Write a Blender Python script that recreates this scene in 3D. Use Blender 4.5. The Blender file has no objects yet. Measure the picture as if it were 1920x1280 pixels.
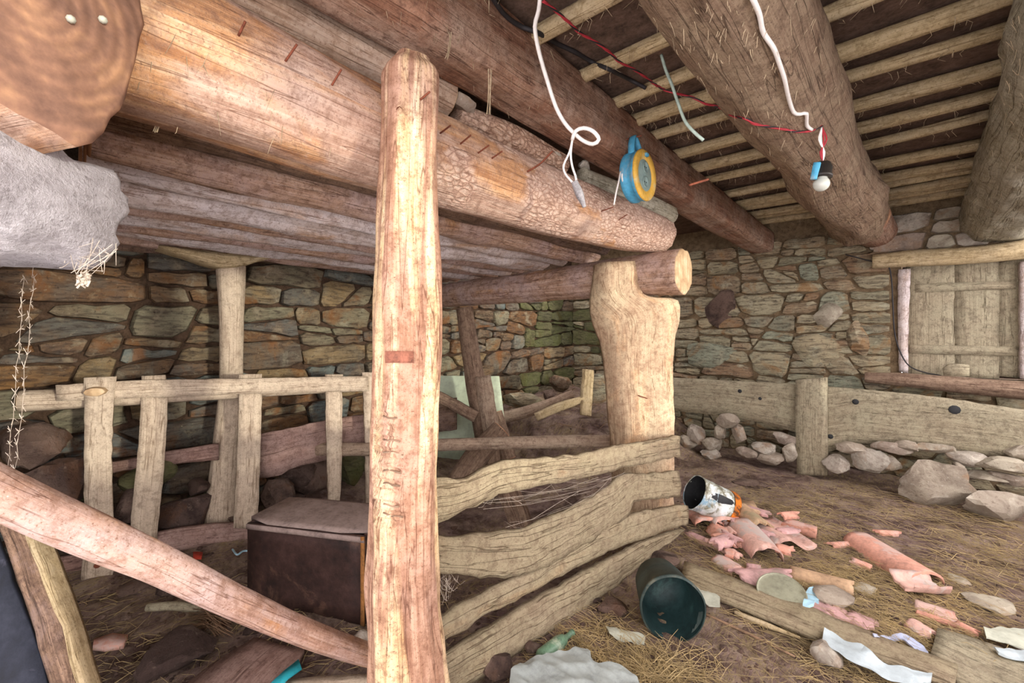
import bpy, math, random
from mathutils import Vector, Matrix, noise
from mathutils.bvhtree import BVHTree

# ------------------------------------------------------------------ camera
scn = bpy.context.scene
COL = scn.collection
FPX, HZ, CAMH, YAW = 800.0, 622.0, 1.5, math.radians(42)
cam_d = bpy.data.cameras.new('camera'); cam = bpy.data.objects.new('camera', cam_d); COL.objects.link(cam)
cam_d.sensor_width = 36; cam_d.lens = 36 * FPX / 1920; cam_d.shift_y = -(640 - HZ) / 1920
cam_d.clip_start = 0.05
cam.location = (0, 0, CAMH); cam.rotation_euler = (math.pi / 2, 0, YAW)
scn.camera = cam

# ------------------------------------------------------------------ world, sun, exposure
w = bpy.data.worlds.new('world'); scn.world = w; w.use_nodes = True
bg = w.node_tree.nodes['Background']
bg.inputs[0].default_value = (1.0, 0.92, 0.93, 1); bg.inputs[1].default_value = 2.35
sun_d = bpy.data.lights.new('sun', 'SUN'); sun_d.energy = 1.1; sun_d.angle = math.radians(3.0); sun_d.color = (1.0, 0.94, 0.80)
sun = bpy.data.objects.new('sun', sun_d); COL.objects.link(sun)
sun.rotation_euler = Vector((-2.64, -0.22, -0.16)).to_track_quat('-Z', 'Y').to_euler()
dl = bpy.data.lights.new('upward_fill', 'AREA'); dl.energy = 15; dl.shape = 'RECTANGLE'; dl.size = 2.6; dl.size_y = 2.0; dl.color = (1.0, 0.90, 0.92)  # added fill lamp, aimed up to brighten beam undersides and loft
dlo = bpy.data.objects.new('upward_fill', dl); COL.objects.link(dlo); dlo.location = (0.6, -2.2, 0.15)
dlo.rotation_euler = Vector((-0.35, 1, 0.55)).to_track_quat('-Z', 'Y').to_euler()
vs = scn.view_settings
vs.view_transform = 'Standard'; vs.look = 'None'; vs.gamma = 1; vs.use_curve_mapping = False
vs.exposure = 1.10

# ------------------------------------------------------------------ pixel helpers
FW = Vector((-math.sin(YAW), math.cos(YAW), 0)); RT = Vector((math.cos(YAW), math.sin(YAW), 0)); UP = Vector((0, 0, 1)); CAM = Vector((0, 0, CAMH))
def ray(u, v): return FW + RT * ((u - 960) / FPX) + UP * ((HZ - v) / FPX)
def P(u, v, X=None, Y=None, Z=None, d=None):
    r = ray(u, v)
    if X is not None: k = X / r.x
    elif Y is not None: k = Y / r.y
    elif Z is not None: k = (Z - CAMH) / r.z
    else: k = d
    return CAM + r * k
BV = {}
def bvh_of(obs):
    key = tuple(o.name for o in obs)
    if key not in BV:
        vs_, fs_ = [], []
        for o in obs:
            b = len(vs_); m = o.data; off = o['_c'] if '_c' in o else (0, 0, 0)
            off = Vector(off)
            vs_ += [v.co + off for v in m.vertices]
            fs_ += [[b + i for i in p.vertices] for p in m.polygons]
        BV[key] = BVHTree.FromPolygons(vs_, fs_)
    return BV[key]
def hit(u, v, obs, off=0.008, d=2.0):
    r = ray(u, v).normalized(); h = bvh_of(obs).ray_cast(CAM, r)
    if h[0] is None: return P(u, v, d=d)
    return h[0] - r * off
def rnd(a, b): return random.uniform(a, b)
random.seed(7)

# ------------------------------------------------------------------ object helpers
def mk(name, verts, faces, mat, parent=None, uvs=None, fm=None, smooth=True, recentre=True, sharp=None):
    n = len(verts)
    c = Vector((0, 0, 0))
    if recentre:
        c = Vector((sum(v[0] for v in verts) / n, sum(v[1] for v in verts) / n, min(v[2] for v in verts)))
    me = bpy.data.meshes.new(name)
    me.from_pydata([Vector(v) - c for v in verts], [], faces)
    mats = mat if isinstance(mat, (list, tuple)) else [mat]
    for m in mats: me.materials.append(m)
    if uvs:
        l = me.uv_layers.new(name='UVMap')
        flat = [x for f in uvs for uv in f for x in uv]
        l.data.foreach_set('uv', flat)
    if fm: me.polygons.foreach_set('material_index', fm)
    if smooth: me.polygons.foreach_set('use_smooth', [True] * len(me.polygons))
    if sharp and smooth: me.set_sharp_from_angle(angle=math.radians(sharp))
    me.update()
    o = bpy.data.objects.new(name, me); COL.objects.link(o); o.location = c; o['_c'] = tuple(c)
    if parent is not None: par(o, parent)
    return o
def par(o, p):
    o.parent = p
    off = Vector(p['_c']) if '_c' in p else Vector(p.location)
    o.matrix_parent_inverse = Matrix.Translation(-off)
def T(name, label, cat, loc, group=None):
    e = bpy.data.objects.new(name, None); COL.objects.link(e); e.location = loc; e['_c'] = tuple(loc); e.empty_display_size = .1
    return tag(e, label, cat, group)
def tag(o, label, cat=None, group=None, kind=None):
    if label: o['label'] = label
    if cat: o['category'] = cat
    if group: o['group'] = group
    if kind: o['kind'] = kind
    return o
def struct(o): o['kind'] = 'structure'; return o
def stuff(o): o['kind'] = 'stuff'; return o

def catmull(pts, vals, step):
    """resample a polyline of Vectors with per-point tuples of values"""
    P_ = [Vector(p) for p in pts]; out, ov = [], []
    n = len(P_)
    for i in range(n - 1):
        p0 = P_[i - 1] if i > 0 else P_[i] * 2 - P_[i + 1]
        p1, p2 = P_[i], P_[i + 1]
        p3 = P_[i + 2] if i + 2 < n else P_[i + 1] * 2 - P_[i]
        k = max(1, int(math.ceil((p2 - p1).length / step)))
        for j in range(k):
            t = j / k
            out.append(0.5 * ((2 * p1) + (p2 - p0) * t + (2 * p0 - 5 * p1 + 4 * p2 - p3) * t * t + (3 * p1 - p0 - 3 * p2 + p3) * t ** 3))
            s = t * t * (3 - 2 * t)
            ov.append([a + (b - a) * s for a, b in zip(vals[i], vals[i + 1])])
    out.append(P_[-1]); ov.append(list(vals[-1]))
    return out, ov

def tube(name, pts, rad, mat, parent=None, n=20, step=.05, pw=2.0, rough=.06, nl=1.2, nc=2.2, fine=.02, endmat=None, up=None, rot=0, seed=None, capbulge=.0, endskew=0):
    """log / bar / beam: radii may be numbers or (rx, ry); pw = superellipse power (2 round, 6 square)"""
    vals = [(r, r) if not isinstance(r, (tuple, list)) else tuple(r) for r in rad]
    pp, rr = catmull(pts, vals, step)
    sd = rnd(0, 100) if seed is None else seed
    V, Fc, UV, FM = [], [], [], []
    s = 0; lens = [0]
    for i in range(1, len(pp)): s += (pp[i] - pp[i - 1]).length; lens.append(s)
    tdir = (pp[1] - pp[0]).normalized()
    a = Vector(up) if up is not None else (Vector((0, 0, 1)) if abs(tdir.z) < .9 else Vector((0, 1, 0)))
    bx = tdir.cross(a).normalized()
    for i, p in enumerate(pp):
        t = (pp[min(i + 1, len(pp) - 1)] - pp[max(i - 1, 0)]).normalized()
        bx = (bx - t * bx.dot(t)).normalized(); by = bx.cross(t).normalized()
        for k in range(n):
            th = 2 * math.pi * k / n + rot
            c, sn = math.cos(th), math.sin(th)
            q = (abs(math.cos(th - rot if pw > 2.2 else th)) ** pw + abs(math.sin(th - rot if pw > 2.2 else th)) ** pw) ** (-1 / pw)
            nz = noise.noise(Vector((lens[i] * nl + sd, c * nc, sn * nc + sd)))
            nf = noise.noise(Vector((lens[i] * 4 + sd, c * 7, sn * 7 - sd)))
            q *= 1 + rough * nz * 2 + fine * nf * 2
            sk = t * (endskew * c * rr[i][0] if i in (0, len(pp) - 1) else 0)
            V.append(p + bx * (c * q * rr[i][0]) + by * (sn * q * rr[i][1]) + sk)
    circ = 2 * math.pi * sum((r[0] + r[1]) / 2 for r in rr) / len(rr)
    for i in range(len(pp) - 1):
        for k in range(n):
            k2 = (k + 1) % n
            Fc.append((i * n + k, i * n + k2, (i + 1) * n + k2, (i + 1) * n + k)); FM.append(0)
            u0, u1 = k / n * circ, (k + 1) / n * circ
            UV.append(((lens[i], u0), (lens[i], u1), (lens[i + 1], u1), (lens[i + 1], u0)))
    for e, i in ((0, 0), (1, len(pp) - 1)):
        tt = (pp[0] - pp[1]).normalized() if e == 0 else (pp[-1] - pp[-2]).normalized()
        # bevel ring + centre
        b = len(V)
        for k in range(n):
            v = V[i * n + k]; V.append(pp[i] + (v - pp[i]) * .93 + tt * (rr[i][0] * .06))
        V.append(pp[i] + tt * (rr[i][0] * (.06 + capbulge)))
        for k in range(n):
            k2 = (k + 1) % n
            q = (i * n + k, b + k, b + k2, i * n + k2); t3 = (b + k, b + n, b + k2)
            if e == 1: q = q[::-1]; t3 = t3[::-1]
            for f in (q, t3):
                Fc.append(f); FM.append(1 if endmat else 0)
                UV.append([((V[x] - pp[i]).dot(bx) + 3 * e, (V[x] - pp[i]).dot(by)) for x in f])
    return mk(name, V, Fc, [mat, endmat] if endmat else mat, parent, UV, FM)

def resample(pl, n):
    L = [0]
    for a, b in zip(pl, pl[1:]): L.append(L[-1] + (Vector(b) - Vector(a)).length)
    out = []
    for i in range(n):
        s = L[-1] * i / (n - 1); j = 0
        while j < len(L) - 2 and L[j + 1] < s: j += 1
        t = (s - L[j]) / max(1e-9, L[j + 1] - L[j])
        out.append(Vector(pl[j]).lerp(Vector(pl[j + 1]), t))
    return out
def smoothpl(pl, step):
    if len(pl) < 3: return [Vector(p) for p in pl]
    return catmull(pl, [(0,)] * len(pl), step)[0]

def board(name, upper, lower, th, mat, parent=None, n=None, m=4, amp=.004, wav=.0, seed=None, smooth_edges=True):
    """board between two 3D edge polylines; th = vector for its thickness (towards the back)"""
    th = Vector(th); sd = rnd(0, 99) if seed is None else seed
    if smooth_edges: upper, lower = smoothpl(upper, .03), smoothpl(lower, .03)
    L = sum((Vector(b) - Vector(a)).length for a, b in zip(upper, upper[1:]))
    n = n or max(3, min(60, int(L / .045)))
    A, B = resample(upper, n), resample(lower, n)
    nn = -th.normalized(); V, Fc, UV = [], [], []
    for side in (0, 1):
        for i in range(n):
            for j in range(m + 1):
                p = A[i].lerp(B[i], j / m)
                a = amp * noise.noise(p * 9 + Vector((sd, side * 7, 0))) * 2 + wav * noise.noise(p * 2 + Vector((sd, 0, 0)))
                edge = (j in (0, m))
                ed = (A[i] - B[i]).normalized() * (amp * 1.5 * noise.noise(p * 22 + Vector((0, sd, j))) if edge else 0)
                bev = 0.12 * th.length if edge or i in (0, n - 1) else 0
                if side == 0: V.append(p + nn * (a - bev) + ed)
                else: V.append(p + th + nn * (wav * noise.noise(p * 2 + Vector((sd, 0, 0))) + bev) + ed)
    def id_(s, i, j): return s * n * (m + 1) + i * (m + 1) + j
    s_ = [0]
    for i in range(1, n): s_.append(s_[-1] + ((A[i] + B[i]) / 2 - (A[i - 1] + B[i - 1]) / 2).length)
    W = [(A[i] - B[i]).length for i in range(n)]
    def uv(s, i, j): return (s_[i] + s * 5, W[i] * (j / m - .5) + sd)
    for i in range(n - 1):
        for j in range(m):
            q = [(0, i, j), (0, i, j + 1), (0, i + 1, j + 1), (0, i + 1, j)]
            Fc.append([id_(*x) for x in q]); UV.append([uv(*x) for x in q])
            q = [(1, i, j), (1, i + 1, j), (1, i + 1, j + 1), (1, i, j + 1)]
            Fc.append([id_(*x) for x in q]); UV.append([uv(*x) for x in q])
        for j in (0, m):
            q = [(0, i, j), (0, i + 1, j), (1, i + 1, j), (1, i, j)]
            if j == m: q = q[::-1]
            Fc.append([id_(*x) for x in q]); UV.append([(s_[x[1]], W[x[1]] * (j / m - .5) + sd + x[0] * th.length) for x in q])
    for i in (0, n - 1):
        for j in range(m):
            q = [(0, i, j), (1, i, j), (1, i, j + 1), (0, i, j + 1)]
            if i: q = q[::-1]
            Fc.append([id_(*x) for x in q]); UV.append([(s_[i] + x[0] * th.length, W[i] * (x[2] / m - .5) + sd) for x in q])
    o = mk(name, V, Fc, mat, parent, UV)
    return o

def plank(name, a, b, width, th, wdir, mat, parent=None, wob=.01, amp=.003, tap=1.0, m=3):
    """straight-ish plank from a to b; wdir = direction of its width"""
    a, b = Vector(a), Vector(b); ax = (b - a).normalized(); wd = Vector(wdir); wd = (wd - ax * wd.dot(ax)).normalized()
    tn = ax.cross(wd).normalized() * th
    # face turned to the camera is the front
    if tn.dot((a + b) / 2 - CAM) < 0: tn = -tn
    k = 6; sd = rnd(0, 50); u, l = [], []
    for i in range(k + 1):
        t = i / k; p = a.lerp(b, t); ww = width * (1 + (tap - 1) * t) / 2
        u.append(p + wd * (ww + wob * noise.noise(Vector((t * 3, sd, 0))))); l.append(p - wd * (ww + wob * noise.noise(Vector((t * 3, sd, 5)))))
    o = board(name, u, l, tn, mat, parent, amp=amp, m=m, wav=wob * .5)
    return o

def ico(sub):
    import bmesh
    bm = bmesh.new(); bmesh.ops.create_icosphere(bm, subdivisions=sub, radius=1)
    bm.verts.ensure_lookup_table(); v = [x.co.copy() for x in bm.verts]; f = [[y.index for y in x.verts] for x in bm.faces]; bm.free()
    return v, f
ICO = {s: ico(s) for s in (1, 2, 3, 4)}
def rock(name, c, size, mat, parent=None, sub=3, seed=None, rz=0, planes=15, tilt=0, sit=True, uneven=.035):
    sd = random.randint(0, 99999) if seed is None else seed
    rg = random.Random(sd); pl = []
    for i in range(planes):
        nvec = Vector((rg.gauss(0, 1), rg.gauss(0, 1), rg.gauss(0, 1))).normalized(); pl.append((nvec, rg.uniform(.48, .82)))
    v, f = ICO[sub]; M = Matrix.Rotation(rz, 3, 'Z') @ Matrix.Rotation(tilt, 3, 'X'); V = []
    for p in v:
        r = 1.0
        for nvec, dd in pl:
            k = nvec.dot(p)
            if k > .05: r = min(r, dd / k)
        r *= 1 + uneven * noise.noise(p * 2.3 + Vector((sd % 97, 0, 0))) * 2
        q = p * r; V.append(M @ Vector((q.x * size[0], q.y * size[1], q.z * size[2])))
    zmin = min(x.z for x in V); off = Vector(c) - (Vector((0, 0, zmin)) if sit else Vector((0, 0, 0)))
    return mk(name, [x + off for x in V], f, mat, parent, sharp=24)

def lathe(name, prof, a, b, mat, parent=None, n=28, fm=None, dent=0, close=False):
    """revolve (r, t) profile about the axis a->b; t in metres from a"""
    a, b = Vector(a), Vector(b); ax = (b - a).normalized()
    x = ax.cross(Vector((0, 0, 1)) if abs(ax.z) < .9 else Vector((0, 1, 0))).normalized(); y = ax.cross(x)
    V, Fc, UV, FM = [], [], [], []
    m = len(prof); sd = rnd(0, 50)
    for (r, t) in prof:
        for k in range(n):
            th = 2 * math.pi * k / n
            rr = r * (1 + dent * noise.noise(Vector((math.cos(th) * 1.5 + sd, math.sin(th) * 1.5, t * 6))))
            V.append(a + ax * t + (x * math.cos(th) + y * math.sin(th)) * rr)
    for i in range(m - 1):
        for k in range(n):
            k2 = (k + 1) % n
            Fc.append((i * n + k, i * n + k2, (i + 1) * n + k2, (i + 1) * n + k)); FM.append(fm[i] if fm else 0)
            UV.append([(k / n, i / m), ((k + 1) / n, i / m), ((k + 1) / n, (i + 1) / m), (k / n, (i + 1) / m)])
    return mk(name, V, Fc, mat, parent, UV, FM)

def wire(name, pts, r, mat, parent=None, n=6, step=.02):
    pp, _ = catmull(pts, [(0,)] * len(pts), step); V, Fc = [], []
    bx = None
    for i, p in enumerate(pp):
        t = (pp[min(i + 1, len(pp) - 1)] - pp[max(i - 1, 0)])
        t = t.normalized() if t.length > 1e-6 else Vector((0, 0, 1))
        if bx is None: bx = t.cross(Vector((.3, .5, .8))).normalized()
        bx = (bx - t * bx.dot(t)).normalized(); by = bx.cross(t)
        for k in range(n): V.append(p + (bx * math.cos(6.2832 * k / n) + by * math.sin(6.2832 * k / n)) * r)
    for i in range(len(pp) - 1):
        for k in range(n): Fc.append((i * n + k, i * n + (k + 1) % n, (i + 1) * n + (k + 1) % n, (i + 1) * n + k))
    Fc.append(tuple(range(n))[::-1]); Fc.append(tuple((len(pp) - 1) * n + k for k in range(n)))
    return mk(name, V, Fc, mat, parent)

class Acc:
    """collects many tiny shapes into one mesh (stuff)"""
    def __init__(s): s.V, s.F = [], []
    def strand(s, pts, r0, r1=None):
        r1 = r0 if r1 is None else r1; n = 3; b = len(s.V); m = len(pts)
        for i, p in enumerate(pts):
            t = (pts[min(i + 1, m - 1)] - pts[max(i - 1, 0)]).normalized(); x = t.cross(Vector((.31, .5, .81))).normalized(); y = x.cross(t)
            r = r0 + (r1 - r0) * i / (m - 1)
            for k in range(n): s.V.append(p + (x * math.cos(2.0944 * k) + y * math.sin(2.0944 * k)) * r)
        for i in range(m - 1):
            for k in range(n): s.F.append((b + i * n + k, b + i * n + (k + 1) % n, b + (i + 1) * n + (k + 1) % n, b + (i + 1) * n + k))
    def build(s, name, mat, parent=None): return mk(name, s.V, s.F, mat, parent, smooth=False)

# ------------------------------------------------------------------ materials
def lin(c):
    if isinstance(c, str): c = tuple(int(c[i:i + 2], 16) for i in (0, 2, 4))
    return tuple(((x / 255) / 12.92 if x / 255 <= .04045 else ((x / 255 + .055) / 1.055) ** 2.4) for x in c) + (1,)
class NT:
    def __init__(s, name, rough=.85, spec=.25):
        s.m = bpy.data.materials.new(name); s.m.use_nodes = True; s.t = s.m.node_tree; s.b = s.t.nodes['Principled BSDF']
        s.b.inputs['Roughness'].default_value = rough; s.b.inputs['Specular IOR Level'].default_value = spec
    def n(s, ty, **kw):
        x = s.t.nodes.new(ty)
        for k, v in kw.items():
            if k.startswith('_'): setattr(x, k[1:], v)
            else: x.inputs[k.replace('__', ' ')].default_value = v
        return x
    def l(s, a, b): s.t.links.new(a, b)
    def coord(s, kind): return s.n('ShaderNodeTexCoord').outputs[kind]
    def mapped(s, src, scale, rnd_off=True):
        mp = s.n('ShaderNodeMapping'); mp.inputs['Scale'].default_value = scale; s.l(src, mp.inputs['Vector'])
        if rnd_off:
            oi = s.n('ShaderNodeObjectInfo'); mu = s.n('ShaderNodeMath', _operation='MULTIPLY'); s.l(oi.outputs['Random'], mu.inputs[0]); mu.inputs[1].default_value = 37.0
            cb = s.n('ShaderNodeCombineXYZ'); s.l(mu.outputs[0], cb.inputs[0]); s.l(mu.outputs[0], cb.inputs[2]); s.l(cb.outputs[0], mp.inputs['Location'])
        return mp.outputs[0]
    def noise(s, vec, scale, detail=6, rough=.6, dist=0):
        x = s.n('ShaderNodeTexNoise', Scale=scale, Detail=detail, Roughness=rough, Distortion=dist); s.l(vec, x.inputs['Vector']); return x.outputs['Fac']
    def ramp(s, fac, stops, interp='LINEAR'):
        r = s.n('ShaderNodeValToRGB'); e = r.color_ramp.elements; r.color_ramp.interpolation = interp
        while len(e) < len(stops): e.new(.5)
        for el, (p, c) in zip(e, stops): el.position = p; el.color = lin(c) if not isinstance(c, (int, float)) else (c, c, c, 1)
        s.l(fac, r.inputs[0]); return r.outputs['Color']
    def math(s, op, a, b=None):
        x = s.n('ShaderNodeMath', _operation=op)
        for i, y in enumerate((a, b)):
            if y is None: continue
            if isinstance(y, (int, float)): x.inputs[i].default_value = y
            else: s.l(y, x.inputs[i])
        return x.outputs[0]
    def mix(s, fac, a, b, mode='MIX'):
        x = s.n('ShaderNodeMix', _data_type='RGBA', _blend_type=mode)
        for sock, y in ((x.inputs[0], fac), (x.inputs[6], a), (x.inputs[7], b)):
            if isinstance(y, (int, float)): sock.default_value = y
            elif isinstance(y, (str, tuple, list)): sock.default_value = lin(y)
            else: s.l(y, sock)
        return x.outputs[2]
    def bump(s, h, strength=.4, dist=.01):
        b = s.n('ShaderNodeBump', Strength=strength, Distance=dist); s.l(h, b.inputs['Height']); s.l(b.outputs[0], s.b.inputs['Normal'])
    def col(s, c):
        if isinstance(c, (str, tuple, list)): s.b.inputs['Base Color'].default_value = lin(c)
        else: s.l(c, s.b.inputs['Base Color'])
        return s.m

def wood(name, dark, mid, light, patch=None, pth=.56, dust=None, dth=.52, bark=None, bth=.55, bump=.5, gl=1.0, gw=16, spots=None, pmap=(.9, 2.6), bgrad=None):
    N = NT(name); uv = N.coord('UV')
    g1 = N.noise(N.mapped(uv, (gl, gw, 1)), 2.2, 8, .68, .5)
    g2 = N.noise(N.mapped(uv, (gl * 4, gw * 6, 1)), 1.6, 5, .6, .2)
    fine = N.noise(N.mapped(uv, (60, 60, 1)), 2.0, 6, .7)
    fac = N.math('ADD', N.math('MULTIPLY', g1, .62), N.math('MULTIPLY', g2, .38))
    c = N.ramp(fac, [(.30, dark), (.47, mid), (.66, light)])
    h = fac
    if patch:
        pm = N.noise(N.mapped(uv, pmap + (1,)), 1.9, 7, .55, .6)
        mk_ = N.ramp(pm, [(pth - .04, 0.0), (pth + .05, 1.0)])
        pc = N.ramp(g1, [(.32, patch[0]), (.52, patch[1]), (.68, patch[2])])
        c = N.mix(mk_, c, pc)
    if bark:
        vo = N.n('ShaderNodeTexVoronoi', Scale=1.0, _feature='DISTANCE_TO_EDGE'); 
        wn = N.n('ShaderNodeTexNoise', Scale=9.0, Detail=5.0); N.l(uv, wn.inputs['Vector'])
        wm = N.n('ShaderNodeVectorMath', _operation='MULTIPLY_ADD'); N.l(wn.outputs['Color'], wm.inputs[0]); wm.inputs[1].default_value = (2.2, 2.2, 0); N.l(N.mapped(uv, (24, 44, 1)), wm.inputs[2])
        N.l(wm.outputs[0], vo.inputs['Vector'])
        nb = N.noise(N.mapped(uv, (1.1, 2.0, 1)), 1.5, 6, .6, .4)
        if bgrad:
            sx_ = N.n('ShaderNodeSeparateXYZ'); N.l(uv, sx_.inputs[0]); nb = N.math('ADD', nb, N.math('MULTIPLY', N.math('SUBTRACT', sx_.outputs[0], bgrad), .16))
        bm_ = N.ramp(nb, [(bth - .02, 0.0), (bth + .03, 1.0)])
        bc = N.ramp(vo.outputs['Distance'], [(.0, bark[0]), (.10, bark[1]), (.35, bark[2])])
        bc = N.mix(N.math('MULTIPLY', fine, .5), bc, bark[1])
        c = N.mix(bm_, c, bc)
        h = N.math('ADD', h, N.math('MULTIPLY', bm_, N.math('MULTIPLY', N.math('MINIMUM', vo.outputs['Distance'], .3), 1.6)))
    if dust:
        ob = N.mapped(N.coord('Object'), (1, 1, 1))
        dn = N.noise(ob, 3.2, 10, .68)
        c = N.mix(N.ramp(dn, [(dth - .08, 0.0), (dth + .14, .85)]), c, dust)
    # dark pores and pale flecks
    c = N.mix(N.ramp(fine, [(.33, .9), (.45, 0.0)]), c, dark)
    c = N.mix(N.ramp(fine, [(.60, 0.0), (.72, .55)]), c, spots or light)
    # long dry cracks along the grain
    cr = N.noise(N.mapped(uv, (.55, 11, 1)), 2.0, 3, .5, .3)
    cm = N.ramp(N.math('ABSOLUTE', N.math('SUBTRACT', cr, .5)), [(.0, .75), (.012, 0.0)])
    c = N.mix(cm, c, dark, 'MULTIPLY')
    gr = N.noise(N.mapped(N.coord('Object'), (1, 1, 1)), 22, 10, .78, .2)
    c = N.mix(N.ramp(gr, [(.38, .65), (.52, 0.0)]), c, dark); c = N.mix(N.ramp(gr, [(.55, 0.0), (.70, .5)]), c, dust or light)
    h = N.math('ADD', h, N.math('MULTIPLY', gr, .6))
    h = N.math('ADD', h, N.math('MULTIPLY', fine, .35)); h = N.math('SUBTRACT', h, N.math('MULTIPLY', cm, .4))
    N.bump(h, bump, .02)
    return N.col(c)

def endgrain(name, a, b, c2, scale=42):
    N = NT(name); uv = N.coord('UV'); mp = N.mapped(uv, (1, 1, 1), False)
    wv = N.n('ShaderNodeTexWave', Scale=scale / 6, Distortion=1.6, Detail=3, _wave_type='RINGS', _rings_direction='SPHERICAL'); N.l(mp, wv.inputs['Vector']); wv.inputs['Detail Scale'].default_value = 3
    ns = N.noise(mp, 9, 8, .65)
    c = N.mix(N.math('MULTIPLY', wv.outputs['Fac'], .34), N.ramp(ns, [(.35, a), (.52, b), (.68, c2)]), a)
    N.bump(N.math('ADD', wv.outputs['Fac'], ns), .3, .004); return N.col(c)

def stone(name, cols, lichen='b9b09a', stain='7a5530', joint=None, moss=None, bump=.7, strat=True, dark='3a2f2a'):
    N = NT(name, .9, .2); oi = N.n('ShaderNodeObjectInfo')
    ob = N.mapped(N.coord('Object'), (1, 1, 1)); st = N.mapped(N.coord('Object'), (1.6, 1.6, 9) if strat else (1, 1, 1))
    n1 = N.noise(ob, 5, 9, .66, .4); n2 = N.noise(st, 4, 8, .65, .6); n3 = N.noise(ob, 38, 7, .72)
    k = len(cols); base = N.ramp(N.math('ADD', oi.outputs['Random'], N.math('MULTIPLY', N.math('SUBTRACT', n1, .5), .35)), [(i / (k - 1) if k > 1 else .5, c) for i, c in enumerate(cols)])
    c = N.mix(N.ramp(n2, [(.36, .75), (.54, 0.0)]), base, dark)
    c = N.mix(N.ramp(n1, [(.55, 0.0), (.68, .55)]), c, lichen)
    c = N.mix(N.ramp(N.noise(ob, 3.1, 6, .6, .8), [(.56, 0.0), (.66, .7)]), c, stain)
    if moss: c = N.mix(N.ramp(N.noise(ob, 4.3, 8, .7), [(.46, 0.0), (.62, .7)]), c, moss)
    c = N.mix(N.ramp(n3, [(.30, .9), (.44, 0.0)]), c, dark); c = N.mix(N.ramp(n3, [(.60, 0.0), (.72, .7)]), c, lichen)
    N.bump(N.math('ADD', N.math('ADD', n2, n1), N.math('MULTIPLY', n3, .9)), bump, .045)
    return N.col(c)

def plain(name, c, rough=.7, var=.25, scale=14, bump=.15, spec=.3, second=None, th=.55, metallic=0):
    N = NT(name, rough, spec); ob = N.mapped(N.coord('Object'), (1, 1, 1)); n = N.noise(ob, scale, 8, .66); n4 = N.noise(ob, scale * 5, 6, .7)
    cc = lin(c); N.b.inputs['Metallic'].default_value = metallic
    d = tuple(int(255 * (max(0, x) ** (1 / 2.2)) * (1 - var)) for x in cc[:3]); l = tuple(min(255, int(255 * (max(0, x) ** (1 / 2.2)) * (1 + var * .6))) for x in cc[:3])
    r = N.ramp(N.math('ADD', N.math('MULTIPLY', n, .6), N.math('MULTIPLY', n4, .4)), [(.36, d), (.5, c), (.64, l)])
    if second: r = N.mix(N.ramp(N.noise(ob, scale * .55, 9, .7, .4), [(th - .03, 0.0), (th + .05, 1.0)]), r, second)
    if bump: N.bump(N.math('ADD', n, n4), bump, .01)
    return N.col(r)

M = {}
# logs and beams
M['log_main'] = wood('debarked_log', '8a6a58', 'c09f8a', 'dfc8b4', patch=('9c6a46', 'cc9c70', 'e4c49e'), pth=.49, dust='cbb3a4', dth=.56, bark=('8a6656', 'cfae98', 'e6d0bd'), bth=.52, bgrad=1.55, bump=.5, gl=.7)
M['log_bark'] = wood('bark_log', '7a5a48', 'bb9378', 'd9bda2', bark=('7d5b4a', 'c9a68c', 'e4ccb6'), bth=.36, dust='d6bfae', dth=.55, bump=.8)
M['log_upper'] = wood('upper_log', '806450', 'b2967e', 'd2bda6', patch=('a07448', 'c79f70', 'dcc095'), pth=.60, dust='b7a595', dth=.5)
M['beam_hewn'] = wood('hewn_beam', '64493c', '98765f', 'bd9d88', patch=('6c4a38', '9a715a', 'b48d74'), pth=.5, dust='bda795', dth=.54, bump=.6, gw=20)
M['trunk'] = wood('rough_trunk', '5e4a3a', '8d745f', 'b39c82', bark=('584536', '8f755f', 'ad9678'), bth=.58, dust='a9967c', dth=.53, bump=.8)
M['trunk_pale'] = wood('pale_trunk', '7a705a', 'b0a88e', 'dad6c2', dust='c9c6b4', dth=.48, bump=.8)
M['loft'] = wood('loft_log', '6e5040', 'b8967e', 'dec4b0', patch=('8a5a38', 'b98858', 'd8b486'), pth=.6, dust='c4aeaa', dth=.5, bump=.6)
M['loft_white'] = wood('whitewashed_log', '8c7262', 'd2c0b4', 'ece2dc', patch=('a87c50', 'c89c70', 'dcb892'), pth=.58, dust='e2dada', dth=.45, bump=.6)
M['loft_dark'] = wood('dark_loft_log', '46332a', '77604e', 'a3866e', dust='94807a', dth=.56, bump=.6)
M['post'] = wood('hewn_post', '744f3c', 'a67e66', 'c2a086', pmap=(.5, 7.0), patch=('c29a6c', 'e6cca2', 'f4e2c0'), pth=.55, dust='cda995', dth=.56, bump=.45, gl=.8, gw=12)
M['post_far'] = wood('pale_post', '8a6c54', 'bfa284', 'd8c2a0', patch=('b98e68', 'dcb58c', 'eccba4'), pth=.56, dust='dccba8', dth=.5, bump=.4)
M['fence'] = wood('fence_plank', '7c6a54', 'a8967c', 'c4b496', patch=('9a6c48', 'bd9468', 'cfb088'), pth=.66, dust='b8aa8a', dth=.40, bump=1.0, gw=7, gl=1.6, spots='d2c6a8')
M['slat'] = wood('slat_wood', '8e7c6a', 'c0ae98', 'd9cab2', dust='cdbda6', dth=.5, bump=.4)
M['rail'] = wood('rail_wood', '6c5648', '9e8874', 'bfaa92', dust='b3a28c', dth=.52, bump=.5)
M['dusty'] = wood('dusty_board', '6a5048', '96786c', 'b5998c', dust='a58c82', dth=.48, bump=.35)
M['joist'] = wood('joist_wood', '84704e', 'bfab84', 'dccaa4', dust='b8a98c', dth=.55, bump=.5)
M['oldgrey'] = wood('grey_timber', '655c4c', '9c9078', 'beb498', dust='a9a288', dth=.5, bump=.5, spots='cfcab8')
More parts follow.
